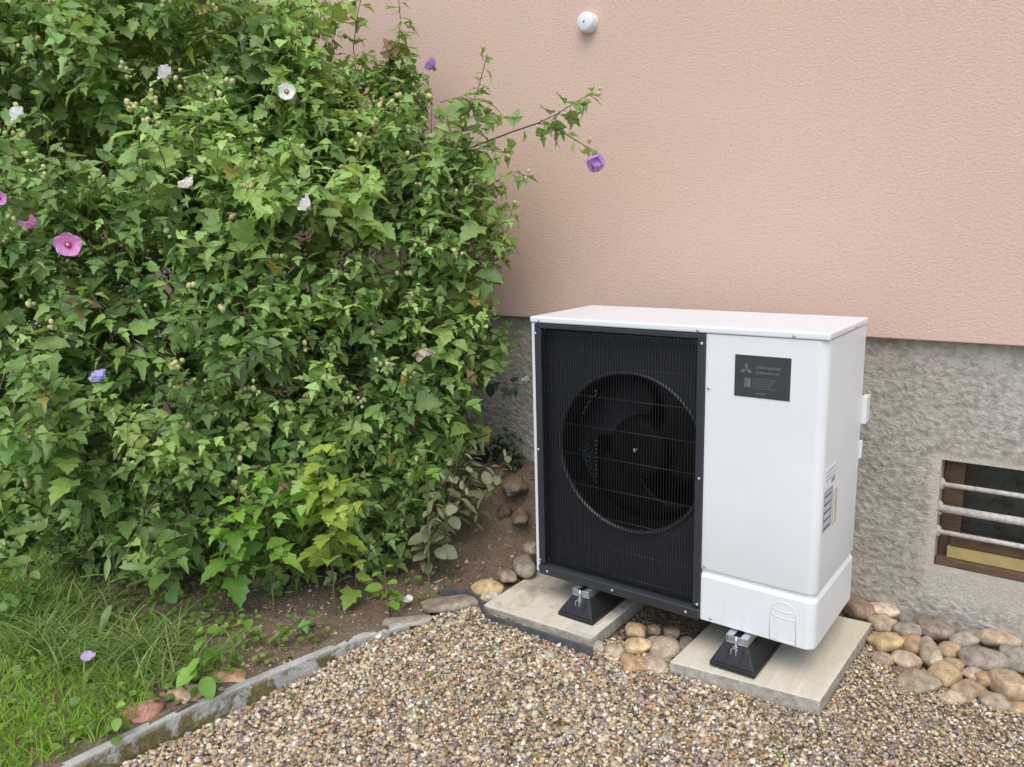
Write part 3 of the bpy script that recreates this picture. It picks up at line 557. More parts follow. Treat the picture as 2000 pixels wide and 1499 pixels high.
# rails under the unit, resting on the feet
# ------------------------------------------------------------------ heat pump
hp = props(empty('heat_pump', (.52, .2, 0)), 'white outdoor heat pump with black fan grille standing on two concrete slabs', 'heat pump')
HPI = Matrix.Translation((-.52, -.2, 0))
def hpp(o): o.parent = hp; o.matrix_parent_inverse = HPI; return o
def corner_profile(off, x0=.679, n=7, r=.032, y1=.427):
    P = [(x0, -off)]
    rr = r+off
    cx, cy = 1.05-r, r
    for k in range(n+1):
        a = -math.pi/2 + math.pi/2*k/n
        P.append((cx+rr*math.cos(a), cy+rr*math.sin(a)))
    P.append((1.05+off, y1)); return P
def loft(levels, x0=.679):
    bb = B(); V = []; F = []
    for z, off in levels: V += [(x, y, z) for x, y in corner_profile(off, x0)]
    m = len(corner_profile(0))
    for i in range(len(levels)-1):
        for k in range(m-1): F.append((i*m+k, i*m+k+1, (i+1)*m+k+1, (i+1)*m+k))
    return bb.add(V, F)
o = loft([(.183, -.005), (.185, -.001), (.188, 0), (.45, 0), (.7, 0), (.9745, 0)]).build('front_panel', MW, None, True); hpp(o)
md = o.modifiers.new('e', 'EDGE_SPLIT'); md.split_angle = math.radians(35)
o = loft([(0.0, -.012), (.0005, -.001), (.003, .0012), (.157, .0012), (.166, -.0035), (.169, -.007), (.182, -.007)]).build('service_cover', MW, None, True); hpp(o)
md = o.modifiers.new('e', 'EDGE_SPLIT'); md.split_angle = math.radians(16)
# shallow pressed outline of the pipe knock-out on the service cover
def pressed():
    bb = B()
    def line(pts, r=.0014): bb.tube([(x, -.0014, z) for x, z in pts], r, 6)
    line([(.915, .006), (.913, .085), (.918, .118), (.935, .136), (.965, .139), (.985, .130), (.995, .108), (.997, .006)])
    line([(.918, .113), (.95, .107), (.99, .112)]); line([(.914, .093), (.95, .085), (.994, .088)])
    line([(.915, .008), (.997, .008)])
    hpp(bb.build('pressed_outline', MW, None, True))
pressed()
o = B().box(-.004, 1.054, -.005, .432, .9755, .998).build('lid', MW, None, bevel=.006, seg=3); hpp(o)
hpp(B().box(0, .0175, 0, .06, .004, .9745).build('corner_post', MW, None, bevel=.003))
hpp(B().box(0.0, .012, .395, .427, .004, .9745).build('rear_post', MW, None, bevel=.002))
hpp(B().box(.60, 1.045, .4215, .4265, .004, .9745).build('rear_panel', MW, None))
hpp(B().box(.012, 1.03, .02, .42, .002, .02).build('base_pan', MBLK, None))
hpp(B().box(.679, .686, .012, .42, .021, .974).build('partition', MDECK, None))
hpp(B().box(.013, .678, .02, .42, .960, .974).build('inner_roof', MDECK, None))
# evaporator: side and rear, stacked fins with gaps
fin = B().box(0, .021, .09, .39, 0, .0105).mesh('coil_fin'); fin.materials.append(MCOIL)
finr = B().box(.02, .60, .402, .42, 0, .0045).mesh('coil_fin_rear'); finr.materials.append(MDECK)
for k in range(52):
    z = .03+k*.0178
    hpp(link('coil_fin', fin)).location = (.013, 0, z)
    hpp(link('rear_fin', finr)).location = (0, 0, z)
hpp(B().box(.02, .60, .4205, .4245, .02, .972).build('coil_backing', MDECK, None))
# grille
gf = B()
gf.box(.0185, .046, -.008, .014, .046, .9575); gf.box(.652, .678, -.008, .014, .046, .9575)
gf.box(.0185, .678, -.008, .014, .9577, .9735)
hpp(gf.build('grille_frame', MBLK, None, bevel=.002))
gs = B().hexa([(.0185, -.010, 0.0), (.678, -.010, 0.0), (.678, .03, 0.0), (.0185, .03, 0.0), (.0185, -.014, .036), (.678, -.014, .036), (.678, .014, .0455), (.0185, .014, .0455)])
hpp(gs.build('grille_sill', MBLK, None, bevel=.003))
def bar_mesh():
    path = [(.012, .9565), (-.002, .951), (-.009, .938), (-.009, .066), (-.002, .052), (.010, .0465)]
    bb = B(); V = []; F = []; w = .0011
    for i, (y, z) in enumerate(path):
        V += [(-w, y, z), (w, y, z), (w, y+.0035, z), (-w, y+.0035, z)]
    for i in range(len(path)-1):
        for k in range(4): F.append((i*4+k, i*4+(k+1) % 4, i*4+4+(k+1) % 4, i*4+4+k))
    me = bb.add(V, F).mesh('grille_bar'); me.materials.append(MBAR2); return me
bm_ = bar_mesh()
NB = 57
for k in range(NB):
    hpp(link('grille_bar', bm_)).location = (.0515+(.647-.0515)*k/(NB-1), 0, 0)
for z in (.950, .836, .7255, .614, .506, .392, .282, .1725, .075):
    hpp(B().tube([(.046, .0015, z), (.652, .0015, z)], .0014, 6).build('grille_wire', MWIRE, None, True))
# fan deck with round opening, bell mouth, fan
FC = (.383, .0, .527); FR = .284
def deck():
    n = 96; V = []; F = []
    x0, x1, z0, z1 = .02, .678, .022, .96
    for k in range(n):
        q = 2*math.pi*k/n; c, s = math.cos(q), math.sin(q)
        V.append((FC[0]+(FR+.012)*c, .046, FC[2]+(FR+.012)*s))
        t = min((x1-FC[0])/c if c > 1e-6 else 9, (x0-FC[0])/c if c < -1e-6 else 9, (z1-FC[2])/s if s > 1e-6 else 9, (z0-FC[2])/s if s < -1e-6 else 9)
        V.append((FC[0]+t*c, .046, FC[2]+t*s))
    for k in range(n):
        a, b2 = 2*k, 2*((k+1) % n); F.append((a, a+1, b2+1, b2))
    hpp(B().add(V, F).build('fan_deck', MDK2, None))
    hpp(B().lathe([(FR+.013, .0465), (FR+.011, .034), (FR+.006, .030), (FR, .032), (FR-.004, .042)], FC, 96).build('bell_mouth', MGLOSS, None, True))
    hpp(B().lathe([(FR-.0042, .0422), (FR-.006, .06), (FR-.006, .15), (FR+.002, .17)], FC, 96).build('fan_throat', MDECK, None, True))
deck()
fan = hpp(empty('fan', (FC[0], .09, FC[2])))
B().lathe([(.001, .0), (.085, .002), (.105, .010), (.112, .022), (.112, .085), (.001, .085)], (0, 0, 0), 40).build('hub', MDECK, fan, True)
B().lathe([(.001, -.012), (.007, -.012), (.008, -.009), (.008, .001)], (0, 0, 0), 12).build('hub_nut', MSCR, fan, True)
bl = B(); V = []; F = []
NU, NVv = 10, 12
for i in range(NU+1):
    r = .105+(.262-.105)*i/NU
    for j in range(NVv+1):
        span = math.radians(78+16*i/NU); a = span*(j/NVv) + math.radians(22)*(i/NU)**1.5 - math.radians(10)*math.sin(math.pi*i/NU)*(1-j/NVv)
        V.append((r*math.cos(a), .012+.075*(1-j/NVv)*(.75+.25*i/NU) + .012*math.sin(math.pi*j/NVv), r*math.sin(a)))
for i in range(NU):
    for j in range(NVv):
        a = i*(NVv+1)+j; F.append((a, a+1, a+NVv+2, a+NVv+1))
blm = bl.add(V, F).mesh('blade', True); blm.materials.append(MBLD)
for k in range(3):
    o = link('blade', blm, fan); o.rotation_euler = (0, math.radians(120*k+38), 0)
    sm = o.modifiers.new('t', 'SOLIDIFY'); sm.thickness = .003
hpp(B().box(.36, .41, .19, .23, .022, .958).build('motor_bracket', MDECK, None))
# screws
scm = B().lathe([(.0005, -.003), (.004, -.0028), (.0052, -.001), (.0052, .001)], (0, 0, 0), 10).mesh('screw', True); scm.materials.append(MSCR)
for x, z, y in [(.0225, .937, -.0085), (.667, .943, -.0085), (.0255, .499, -.0085), (.667, .498, -.0085), (.0225, .056, -.0085), (.669, .055, -.0085), (.058, .019, -.0125), (.344, .019, -.0125), (.63, .018, -.0125),
                (.038, .984, -.0055), (.651, .984, -.0055), (.952, .984, -.0055), (.69, .80, -.0005), (.69, .194, -.0005), (.715, .014, -.0015)]:
    hpp(link('screw', scm)).location = (x, y, z)
for y, z in ((.27, .986),):
    o = hpp(link('screw', scm)); o.location = (1.0545, y, z); o.rotation_euler = (0, 0, math.pi/2)
# name plate with emblem of three rhombs and rows of print
pl = hpp(B().box(.7745, .946, -.0022, -.0002, .7865, .9165).build('name_plate', MPLATE, None, bevel=.0006))
def flat(name, polys, m, par, y=-.0028):
    bb = B()
    for P in polys: bb.add([(x, y, z) for x, z in P], [tuple(range(len(P)))])
    o = bb.build(name, m, None); o.parent = par; return o
ecx, ecz, e = .811, .873, .0125
def rhomb(a):
    d = (math.cos(a), math.sin(a)); n = (-d[1], d[0])
    return [(ecx, ecz), (ecx+d[0]*e*.87+n[0]*e*.5, ecz+d[1]*e*.87+n[1]*e*.5), (ecx+d[0]*e*1.73, ecz+d[1]*e*1.73), (ecx+d[0]*e*.87-n[0]*e*.5, ecz+d[1]*e*.87-n[1]*e*.5)]
flat('emblem', [rhomb(math.radians(a)) for a in (90, 210, 330)], MPRINT, pl)
rr = random.Random(4); rows = []
def words(x0, x1, z, hgt, wmin, wmax, gap):
    x = x0
    while x < x1:
        w = rr.uniform(wmin, wmax); rows.append([(x, z), (min(x+w, x1), z), (min(x+w, x1), z+hgt), (x, z+hgt)]); x += w+gap
words(.842, .918, .877, .0075, .003, .006, .0022); words(.842, .912, .861, .0075, .003, .006, .0022)
for z in (.843, .836, .829, .822, .815): words(.832, .832+rr.uniform(.05, .075), z, .0028, .002, .006, .0014)
words(.843, .875, .797, .0055, .003, .007, .003)
flat('print_lines', rows, MPRINT, pl)
flat('print_block', [[(.805, .818), (.826, .818), (.826, .846), (.805, .846)]], MPRINT, pl)
# stickers on the end panel
def side(name, y0, y1, z0, z1, m, x=1.0512, par=None):
    o = B().box(1.0502, x, y0, y1, z0, z1).build(name, m, None); return hpp(o)
lab = side('white_sticker', .034, .143, .512, .580, MLABW)
for z in (.567, .553, .541): side('sticker_line', .037, .140, z, z+.003, MLABG, 1.0516)
side('sticker_patch', .10, .138, .522, .538, MLABG, 1.0516)
gl = side('rating_label', .034, .121, .380, .5095, MLABG)
for k in range(14): side('sticker_line', .038, .10+.018*((k*7) % 3)/2, .388+k*.0085, .3905+k*.0085, MPLATE if k % 3 == 0 else MLABW, 1.0516)
side('energy_strip', .136, .175, .376, .488, MLABY); side('sticker_line', .136, .150, .38, .484, MLABW, 1.0516)
hpp(B().box(1.048, 1.066, .428, .472, .637, .733).build('terminal_cover', MW, None, bevel=.003))
hpp(B().box(1.046, 1.057, .4285, .448, .515, .577).build('terminal_cover', MW, None, bevel=.003))

# ------------------------------------------------------------------ cobbles and rocks
def stone(name, P, w, h, col, label, group, seed, cat, rough=.16, sub=3, flat=.72, sink=0):
    import bmesh
    bm = bmesh.new(); bmesh.ops.create_icosphere(bm, subdivisions=sub, radius=1)
    r = random.Random(seed); off = Vector((r.uniform(0, 50), r.uniform(0, 50), r.uniform(0, 50)))
    # the stone's long side runs across or into the view: decide from its seen width and height
    L = w/2*1.03; hgt = min(w, h)/2*flat; dep = max(min(w, h)*.62, .018)
    if h > w*1.15: dep = h*.75; hgt = h/2*.62; L = w/2*1.03
    sq = r.uniform(2.2, 3.2) if flat > .5 else 6
    for v in bm.verts:
        p = v.co.normalized()
        k = (abs(p.x)**sq+abs(p.y)**sq+abs(p.z)**sq)**(-1/sq)
        n = 1+rough*mn.noise(p*1.1+off)+rough*.5*mn.noise(p*2.3+off)
        q = p*k*n
        v.co = Vector((q.x*L, q.y*dep, q.z*hgt))
    me = bpy.data.meshes.new(name); bm.to_mesh(me); bm.free()
    me.polygons.foreach_set('use_smooth', [True]*len(me.polygons))
    o = link(name, me, None, MCO)
    o.location = Vector(P)-Vector((0, 0, sink)); o.rotation_euler = (r.uniform(-.15, .15), r.uniform(-.2, .2), .65+r.uniform(-.35, .35)); g_ = sum(col)/3; o.color = (*[(g_*.2+c*.8)*w_ for c, w_ in zip(col, (1.12, 1.04, .9))], 1)
    return props(o, label, cat, group)
for i, (P, w, h, col, lab_) in enumerate(COBBLES):
    ch = 'chip' in lab_ or 'paving' in lab_ or 'flat grey stone' in lab_
    stone('cobble' if not ch else 'flat_stone', P, w, h, col, lab_, 'river cobbles and loose stones', 100+i, 'stone', .10 if ch else .24, 3, .35 if ch else .78, .007)
for i, (P, w, h, col, lab_) in enumerate(ROCKS):
    stone('rock', P, w*.66, h*.55, tuple(c*.9 for c in col), lab_, 'rough stones on the bank', 300+i, 'stone', .5, 3, .9)

# ------------------------------------------------------------------ concrete edging and bent strip
def ribbon(name, pts, thick, z0f, z1f, m, label, cat, bev=.004, nsub=4, jit=.0):
    P = [Vector((p[0], p[1], 0)) for p in pts]
    Q = []
    for i in range(len(P)-1):
        a, b2, c, d = P[max(i-1, 0)], P[i], P[i+1], P[min(i+2, len(P)-1)]
        for k in range(nsub):
            t = k/nsub
            Q.append(.5*((2*b2)+(c-a)*t+(2*a-5*b2+4*c-d)*t*t+(3*b2-a-3*c+d)*t**3))
    Q.append(P[-1])
    V = []; F = []; n = len(Q)
    for i, p in enumerate(Q):
        t = (Q[min(i+1, n-1)]-Q[max(i-1, 0)]).normalized(); nn = Vector((-t.y, t.x, 0))
        s = i/(n-1); z0, z1 = z0f(s), z1f(s)
        j = jit*mn.noise(Vector((s*30, 0, 3)))
        for dd, z in ((0, z0), (0, z1+j), (thick, z1+j*.6), (thick, z0)):
            q = p+nn*dd; V.append((q.x, q.y, z))
    for i in range(n-1):
        for k in range(4): F.append((i*4+k, i*4+(k+1) % 4, i*4+4+(k+1) % 4, i*4+4+k))
    F += [(3, 2, 1, 0), tuple(range(4*(n-1), 4*n))]
    o = B().add(V, F).build(name, m, None, bevel=bev, seg=2)
    return props(o, label, cat)
EP = [(-.526, -3.2, 0), (-.523, -2.2, 0)]+[(p[0]+.03, p[1], p[2]) for p in EDGE]
ribbon('concrete_edging', EP, .033, lambda s: -.34, lambda s: -.122-.010*s, MED, 'mossy grey concrete edging strip between the gravel and the soil bed', 'edging', .006, 10, .002)
ribbon('edging_strip', STRIP, .009, lambda s: -.165, lambda s: -.105-.012*s if s > .4 else -.105, MSTRIP, 'dark grey flexible strip bent round the corner of the stained slab', 'edging strip', .002, 8)

# membrane behind the shrub
def sheet(S, label):
    k = len(S)//2
    t, l = S[:k], S[k:]
    V = [(p[0], p[1], p[2]) for p in t]+[(p[0], p[1], p[2]-.03) for p in l]
    F = [(i, i+1, k+i+1, k+i) for i in range(k-1)]
    o = B().add(V, F).build('membrane', MSHEET, None)
    sm = o.modifiers.new('t', 'SOLIDIFY'); sm.thickness = .006
    props(o, label, 'plastic sheet', 'black plastic sheets at the plinth foot')
sheet(SHEET, 'larger black plastic sheet leaning on the grey plinth behind the shrubs')
sheet(SHEET2, 'small black plastic sheet end at the plinth foot near the heat pump')

# ------------------------------------------------------------------ plants
def leaf_shape(kind, bend):
    if kind == 'lobed':
        half = [(0, 0), (.13, .06), (.19, .15), (.33, .22), (.50, .50), (.33, .45), (.15, .44), (.16, .55), (.25, .66), (.13, .72), (.09, .86), (0, 1.05)]
    elif kind == 'narrow':
        half = [(0, 0), (.08, .06), (.15, .18), (.30, .46), (.17, .42), (.12, .5), (.19, .66), (.09, .70), (.07, .86), (0, 1.05)]
    elif kind == 'broad':
        half = [(0, 0), (.18, -.04), (.36, .05), (.37, .16), (.52, .34), (.37, .38), (.30, .46), (.36, .60), (.22, .66), (.19, .80), (.08, .88), (0, 1.05)]
    elif kind == 'oval':
        half = [(0, 0), (.16, .05), (.30, .2), (.36, .4), (.34, .6), (.24, .8), (.12, .93), (0, 1)]
    else:   # lance
        half = [(0, 0), (.07, .1), (.12, .28), (.13, .45), (.10, .65), (.06, .82), (0, 1)]
    n = len(half); V = []; F = []
    def z(x, y): return -bend*y*y + .46*abs(x) - .42*x*x + .03*math.sin(y*17)*abs(x)*2
    V.append((0, 0, 0))
    mid = [y for x, y in half[1:-1]]
    for x, y in half[1:-1]: V.append((0, max(y, .02), z(0, y)))         # midrib
    V.append((0, 1, z(0, 1)))
    m = len(mid)
    for x, y in half[1:-1]: V.append((x, y, z(x, y)))
    for x, y in half[1:-1]: V.append((-x, y, z(x, y)))
    R0, L0 = m+2, 2*m+2
    F.append((0, R0, 1)); F.append((0, 1, L0))
    for i in range(m-1):
        F += [(1+i, R0+i, R0+i+1), (1+i, R0+i+1, 2+i), (1+i, 2+i, L0+i+1), (1+i, L0+i+1, L0+i)]
    F += [(m, R0+m-1, m+1), (m, m+1, L0+m-1)]
    return np.array(V, float), np.array(F)
SHAPES = {'lobed': [leaf_shape('lobed', b) for b in (.15, .45, .85)], 'narrow': [leaf_shape('narrow', b) for b in (.15, .4)],
          'broad': [leaf_shape('broad', b) for b in (.1, .3)], 'oval': [leaf_shape('oval', b) for b in (.1, .25)], 'lance': [leaf_shape('lance', b) for b in (.1, .35)]}
LEAFMESH = {}
for k, L_ in SHAPES.items():
    LEAFMESH[k] = []
    for V, F in L_:
        me = mesh_np('leaf', V, F, True); me.materials.append(MLF); LEAFMESH[k].append(me)
UP = np.array((0, 0, 1.0))
def norm(v): return v/(np.linalg.norm(v, axis=-1, keepdims=True)+1e-9)

class Plant:
    """gathers the leaves, twigs and buds of one plant"""
    def __init__(s, seed): s.rng = np.random.default_rng(seed); s.P = []; s.D = []; s.N = []; s.S = []; s.K = []; s.T = []; s.tw = []; s.buds = []
    def leaf(s, p, d, n, size, kind, tint):
        s.P.append(p); s.D.append(d); s.N.append(n); s.S.append(size); s.K.append(kind)
        q = s.rng.random(); s.T.append(tint if q > .009 else ((.42, .38, .10) if q > .003 else (.26, .17, .08)))
    def shoot(s, path, n, size, kinds, tint, tip=None, rad=.002, droop=.45, face=None, start=.0, spread=1.0):
        """path: list of points; leaves set spirally along it"""
        path = np.array(path, float); r = s.rng
        seg = np.linalg.norm(np.diff(path, axis=0), axis=1); cum = np.concatenate([[0], np.cumsum(seg)])
        ph = r.uniform(0, 6.28)
        for i in range(n):
            t = start+(1-start)*(i+.6)/n; q = t*cum[-1]; k = min(np.searchsorted(cum, q, 'right')-1, len(seg)-1)
            p = path[k]+(path[k+1]-path[k])*((q-cum[k])/seg[k]); ax = norm(path[k+1]-path[k])
            u = norm(np.cross(ax, UP)+1e-4); w = np.cross(ax, u)
            ph += 2.4+r.normal(0, .25)
            out = math.cos(ph)*u+math.sin(ph)*w
            d = norm(out*spread+ax*r.uniform(.15, .8)-UP*droop*r.uniform(.3, 1.9))
            nrm = UP*.95+out*.22+ax*.15+r.normal(0, .36, 3)
            if face is not None: nrm = nrm+face*.28
            sz = size*(1-.5*t**3)*r.uniform(.72, 1.18)
            base = p+d*sz*.22
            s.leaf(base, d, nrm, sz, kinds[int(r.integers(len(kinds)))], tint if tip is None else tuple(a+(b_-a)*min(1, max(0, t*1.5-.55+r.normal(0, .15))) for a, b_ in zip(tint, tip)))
            s.tw.append(([p, base], [.0009, .0008]))
        s.tw.append((list(path), list(np.linspace(rad, rad*.5, len(path)))))
    def tips(s, p, n, size):
        for _ in range(n):
            s.buds.append((p+s.rng.normal(0, .016, 3)+UP*.006, size*s.rng.uniform(.7, 1.25), norm(s.rng.normal(0, .5, 3)+UP)))
    def finish(s, parent, n_single, origin):
        P = np.array(s.P); D = norm(np.array(s.D)); N = np.array(s.N); S = np.array(s.S); T = np.array(s.T)
        X = norm(np.cross(D, N)); Z = np.cross(X, D)
        # keep clear of the wall and the ground
        tipp = P+D*S[:, None]
        keep = (tipp[:, 1] < .64) & (P[:, 1] < .645) & (tipp[:, 2] > -.14)
        # the leaves that show largest become objects of their own
        dv = P+D*S[:, None]*.5-CAM; zc = dv@CF; u = 512+784*(dv@CR)/zc; v = 383-784*(dv@CU)/zc
        area = S**2*np.abs((Z*norm(dv)).sum(1))/zc**2
        cell = (np.floor(u/9).astype(int)+2000)*4000+np.floor(v/9).astype(int)+500
        order = np.argsort(zc); first = {}
        for i in order: first.setdefault(cell[i], zc[i])
        vis = np.array([zc[i] < first[c]+.02 for i, c in enumerate(cell)]) & (u > 0) & (u < 1024) & (v > 0) & (v < 767) & keep
        sc_ = np.where(vis, area, area*.02)*keep
        top = set(np.argsort(-sc_)[:n_single].tolist())
        kn = list(SHAPES); Vs = []; Fs = []; Ts = []; nv = 0
        pick = s.rng.integers(0, 6, len(P))
        for kname in kn:
            for vi, (V0, F0) in enumerate(SHAPES[kname]):
                idx = [i for i in range(len(P)) if keep[i] and i not in top and s.K[i] == kname and pick[i] % len(SHAPES[kname]) == vi]
                if not idx: continue
                idx = np.array(idx)
                wid = s.rng.uniform(.85, 1.15, len(idx))[:, None, None]
                Q = P[idx][:, None]+S[idx][:, None, None]*(V0[None, :, :1]*wid*X[idx][:, None]+V0[None, :, 1:2]*D[idx][:, None]+V0[None, :, 2:]*Z[idx][:, None])
                Vs.append(Q.reshape(-1, 3)); Fs.append((F0[None]+(np.arange(len(idx))*len(V0))[:, None, None]).reshape(-1, 3)+nv)
                Ts.append(np.repeat(T[idx], len(V0), 0)); nv += len(idx)*len(V0)
        o3 = np.array(origin)
        if Vs:
            me = mesh_np('foliage', np.concatenate(Vs)-o3, np.concatenate(Fs), True, {'tint': np.concatenate(Ts)})
            props(link('foliage', me, parent, MFO), kind='stuff')
        for i in sorted(top):
            if not keep[i]: continue
            L_ = LEAFMESH[s.K[i]]; o = link('leaf', L_[pick[i] % len(L_)], parent)
            m = Matrix.Identity(4); sc1 = S[i]
            for k in range(3): m[k][0], m[k][1], m[k][2], m[k][3] = X[i][k]*sc1, D[i][k]*sc1, Z[i][k]*sc1, P[i][k]-origin[k]
            o.matrix_local = m; o.color = (*T[i], 1)
        # twigs: three-sided tubes, one mesh
        Vt = []; Ft = []
        for pts, rr_ in s.tw:
            pts = np.array(pts); n0 = len(Vt)
            tg = norm(np.gradient(pts, axis=0)) if len(pts) > 1 else pts
            for p, t, r_ in zip(pts, tg, rr_):
                a = norm(np.cross(t, UP+.01)); b2 = np.cross(t, a)
                for q in (0, 2.09, 4.19): Vt.append(p+(a*math.cos(q)+b2*math.sin(q))*r_-o3)
            for i in range(len(pts)-1):
                for k in range(3): Ft.append((n0+i*3+k, n0+i*3+(k+1) % 3, n0+i*3+3+(k+1) % 3, n0+i*3+3+k))
        if Vt: props(link('twigs', mesh_np('twigs', Vt, Ft, True), parent, MTWIG), kind='stuff')
        if s.buds:
            V0, F0 = cube_sphere(); Vb = []; Fb = []
            for i, (p, r_, d) in enumerate(s.buds):
                a = norm(np.cross(d, UP+.03)); b2 = np.cross(d, a)
                Vb.append(p+r_*(V0[:, :1]*a+V0[:, 1:2]*b2+V0[:, 2:]*d*1.35*(1-.15*V0[:, 2:]))-o3); Fb.append(F0+i*len(V0))
            props(link('buds', mesh_np('buds', np.concatenate(Vb), np.concatenate(Fb), True), parent, MBUD), kind='stuff')

G_DK, G_MID, G_LT, G_LIME = (.130, .215, .058), (.210, .335, .092), (.300, .440, .130), (.38, .52, .085)
TINTS = {'C': [(G_DK, .3), (G_MID, .45), (G_LT, .25)], 'B': [(G_MID, .42), (G_DK, .22), (G_LT, .32), (G_LIME, .04)], 'A': [(G_MID, .5), (G_DK, .2), (G_LT, .3)]}
def petal_mesh(name, w, curl):
    V = []; F = []
    nu, nv = 5, 6
    for i in range(nv+1):
        t = i/nv; ww = w*math.sin(math.pi*min(1, .12+t*.80))**.7*(1 if t < .9 else .85)
        for j in range(nu+1):
            q = j/nu-.5
            V.append((q*2*ww*.5, t, curl*t*t+.13*math.sin(q*11+t*6)*t*t+.25*q*q))
    for i in range(nv):
        for j in range(nu): a = i*(nu+1)+j; F.append((a, a+1, a+nu+2, a+nu+1))
    me = B().add(V, F).mesh(name, True); me.materials.append(MPE); return me
PET_OPEN, PET_SIDE, PET_WILT = petal_mesh('petal', 1.08, .22), petal_mesh('petal_cup', 1.15, .05), petal_mesh('petal_rolled', .35, .1)
def stamen_mesh(): return B().lathe([(.0, 0), (.05, 0), (.06, .2), (.12, .28), (.10, .5), (.0, .55)], (0, 0, 0), 8, 'z').mesh('stamen', True)
STM = stamen_mesh(); STM.materials.append(MOC)
CAL = B().lathe([(.0, -.32), (.14, -.3), (.2, -.1), (.17, .06), (.1, .1)], (0, 0, 0), 8, 'z').mesh('calyx', True); CAL.materials.append(MOC)
EYE = B().lathe([(.0, .028), (.10, .03), (.26, .062), (.30, .08)], (0, 0, 0), 12, 'z').mesh('throat', True); EYE.materials.append(MOC)
def flower(parent, P, kind, col, size, origin, idx, label):
    P = Vector(P); to = (Vector(CAM)-P).normalized(); r = random.Random(idx*13+5)
    if kind == 'open': ax = (to+Vector((r.uniform(-.2, .2), -.1, .15))).normalized()
    elif kind == 'side': ax = (Vector((r.uniform(-1, .2), -.35, .75))+to*.25).normalized()
    else: ax = Vector((.15, -.1, -1)).normalized()
    root = link('flower', CAL, parent); root.color = (.13, .2, .06, 1)
    q = ax.to_track_quat('Z', 'Y'); s = size*{'open': .46, 'side': .66, 'wilt': .8}[kind]
    root.matrix_local = Matrix.Translation(P-Vector(origin)) @ q.to_matrix().to_4x4() @ Matrix.Scale(s, 4)
    props(root, label)
    tilt = {'open': 17, 'side': 46, 'wilt': 52}[kind]
    me = {'open': PET_OPEN, 'side': PET_SIDE, 'wilt': PET_SIDE}[kind]
    for k in range(5):
        o = link('petal', me, root); o.color = (*[c*r.uniform(.92, 1.06) for c in col], 1)
        o.matrix_local = Matrix.Rotation(math.radians(72*k+r.uniform(-6, 6)), 4, 'Z') @ Matrix.Rotation(math.radians(tilt+r.uniform(-1, 1)*(10 if kind != 'wilt' else 30)), 4, 'X') @ Matrix.Scale(1.0 if kind == 'open' else r.uniform(.75, 1.2), 4)
    if kind == 'open':
        o = link('stamen', STM, root); o.color = (.8, .62, .42, 1)
        o = link('throat', EYE, root); o.color = (.42, .03, .06, 1); o.location = (0, 0, .02); o.scale = (.8, .8, 1.6)

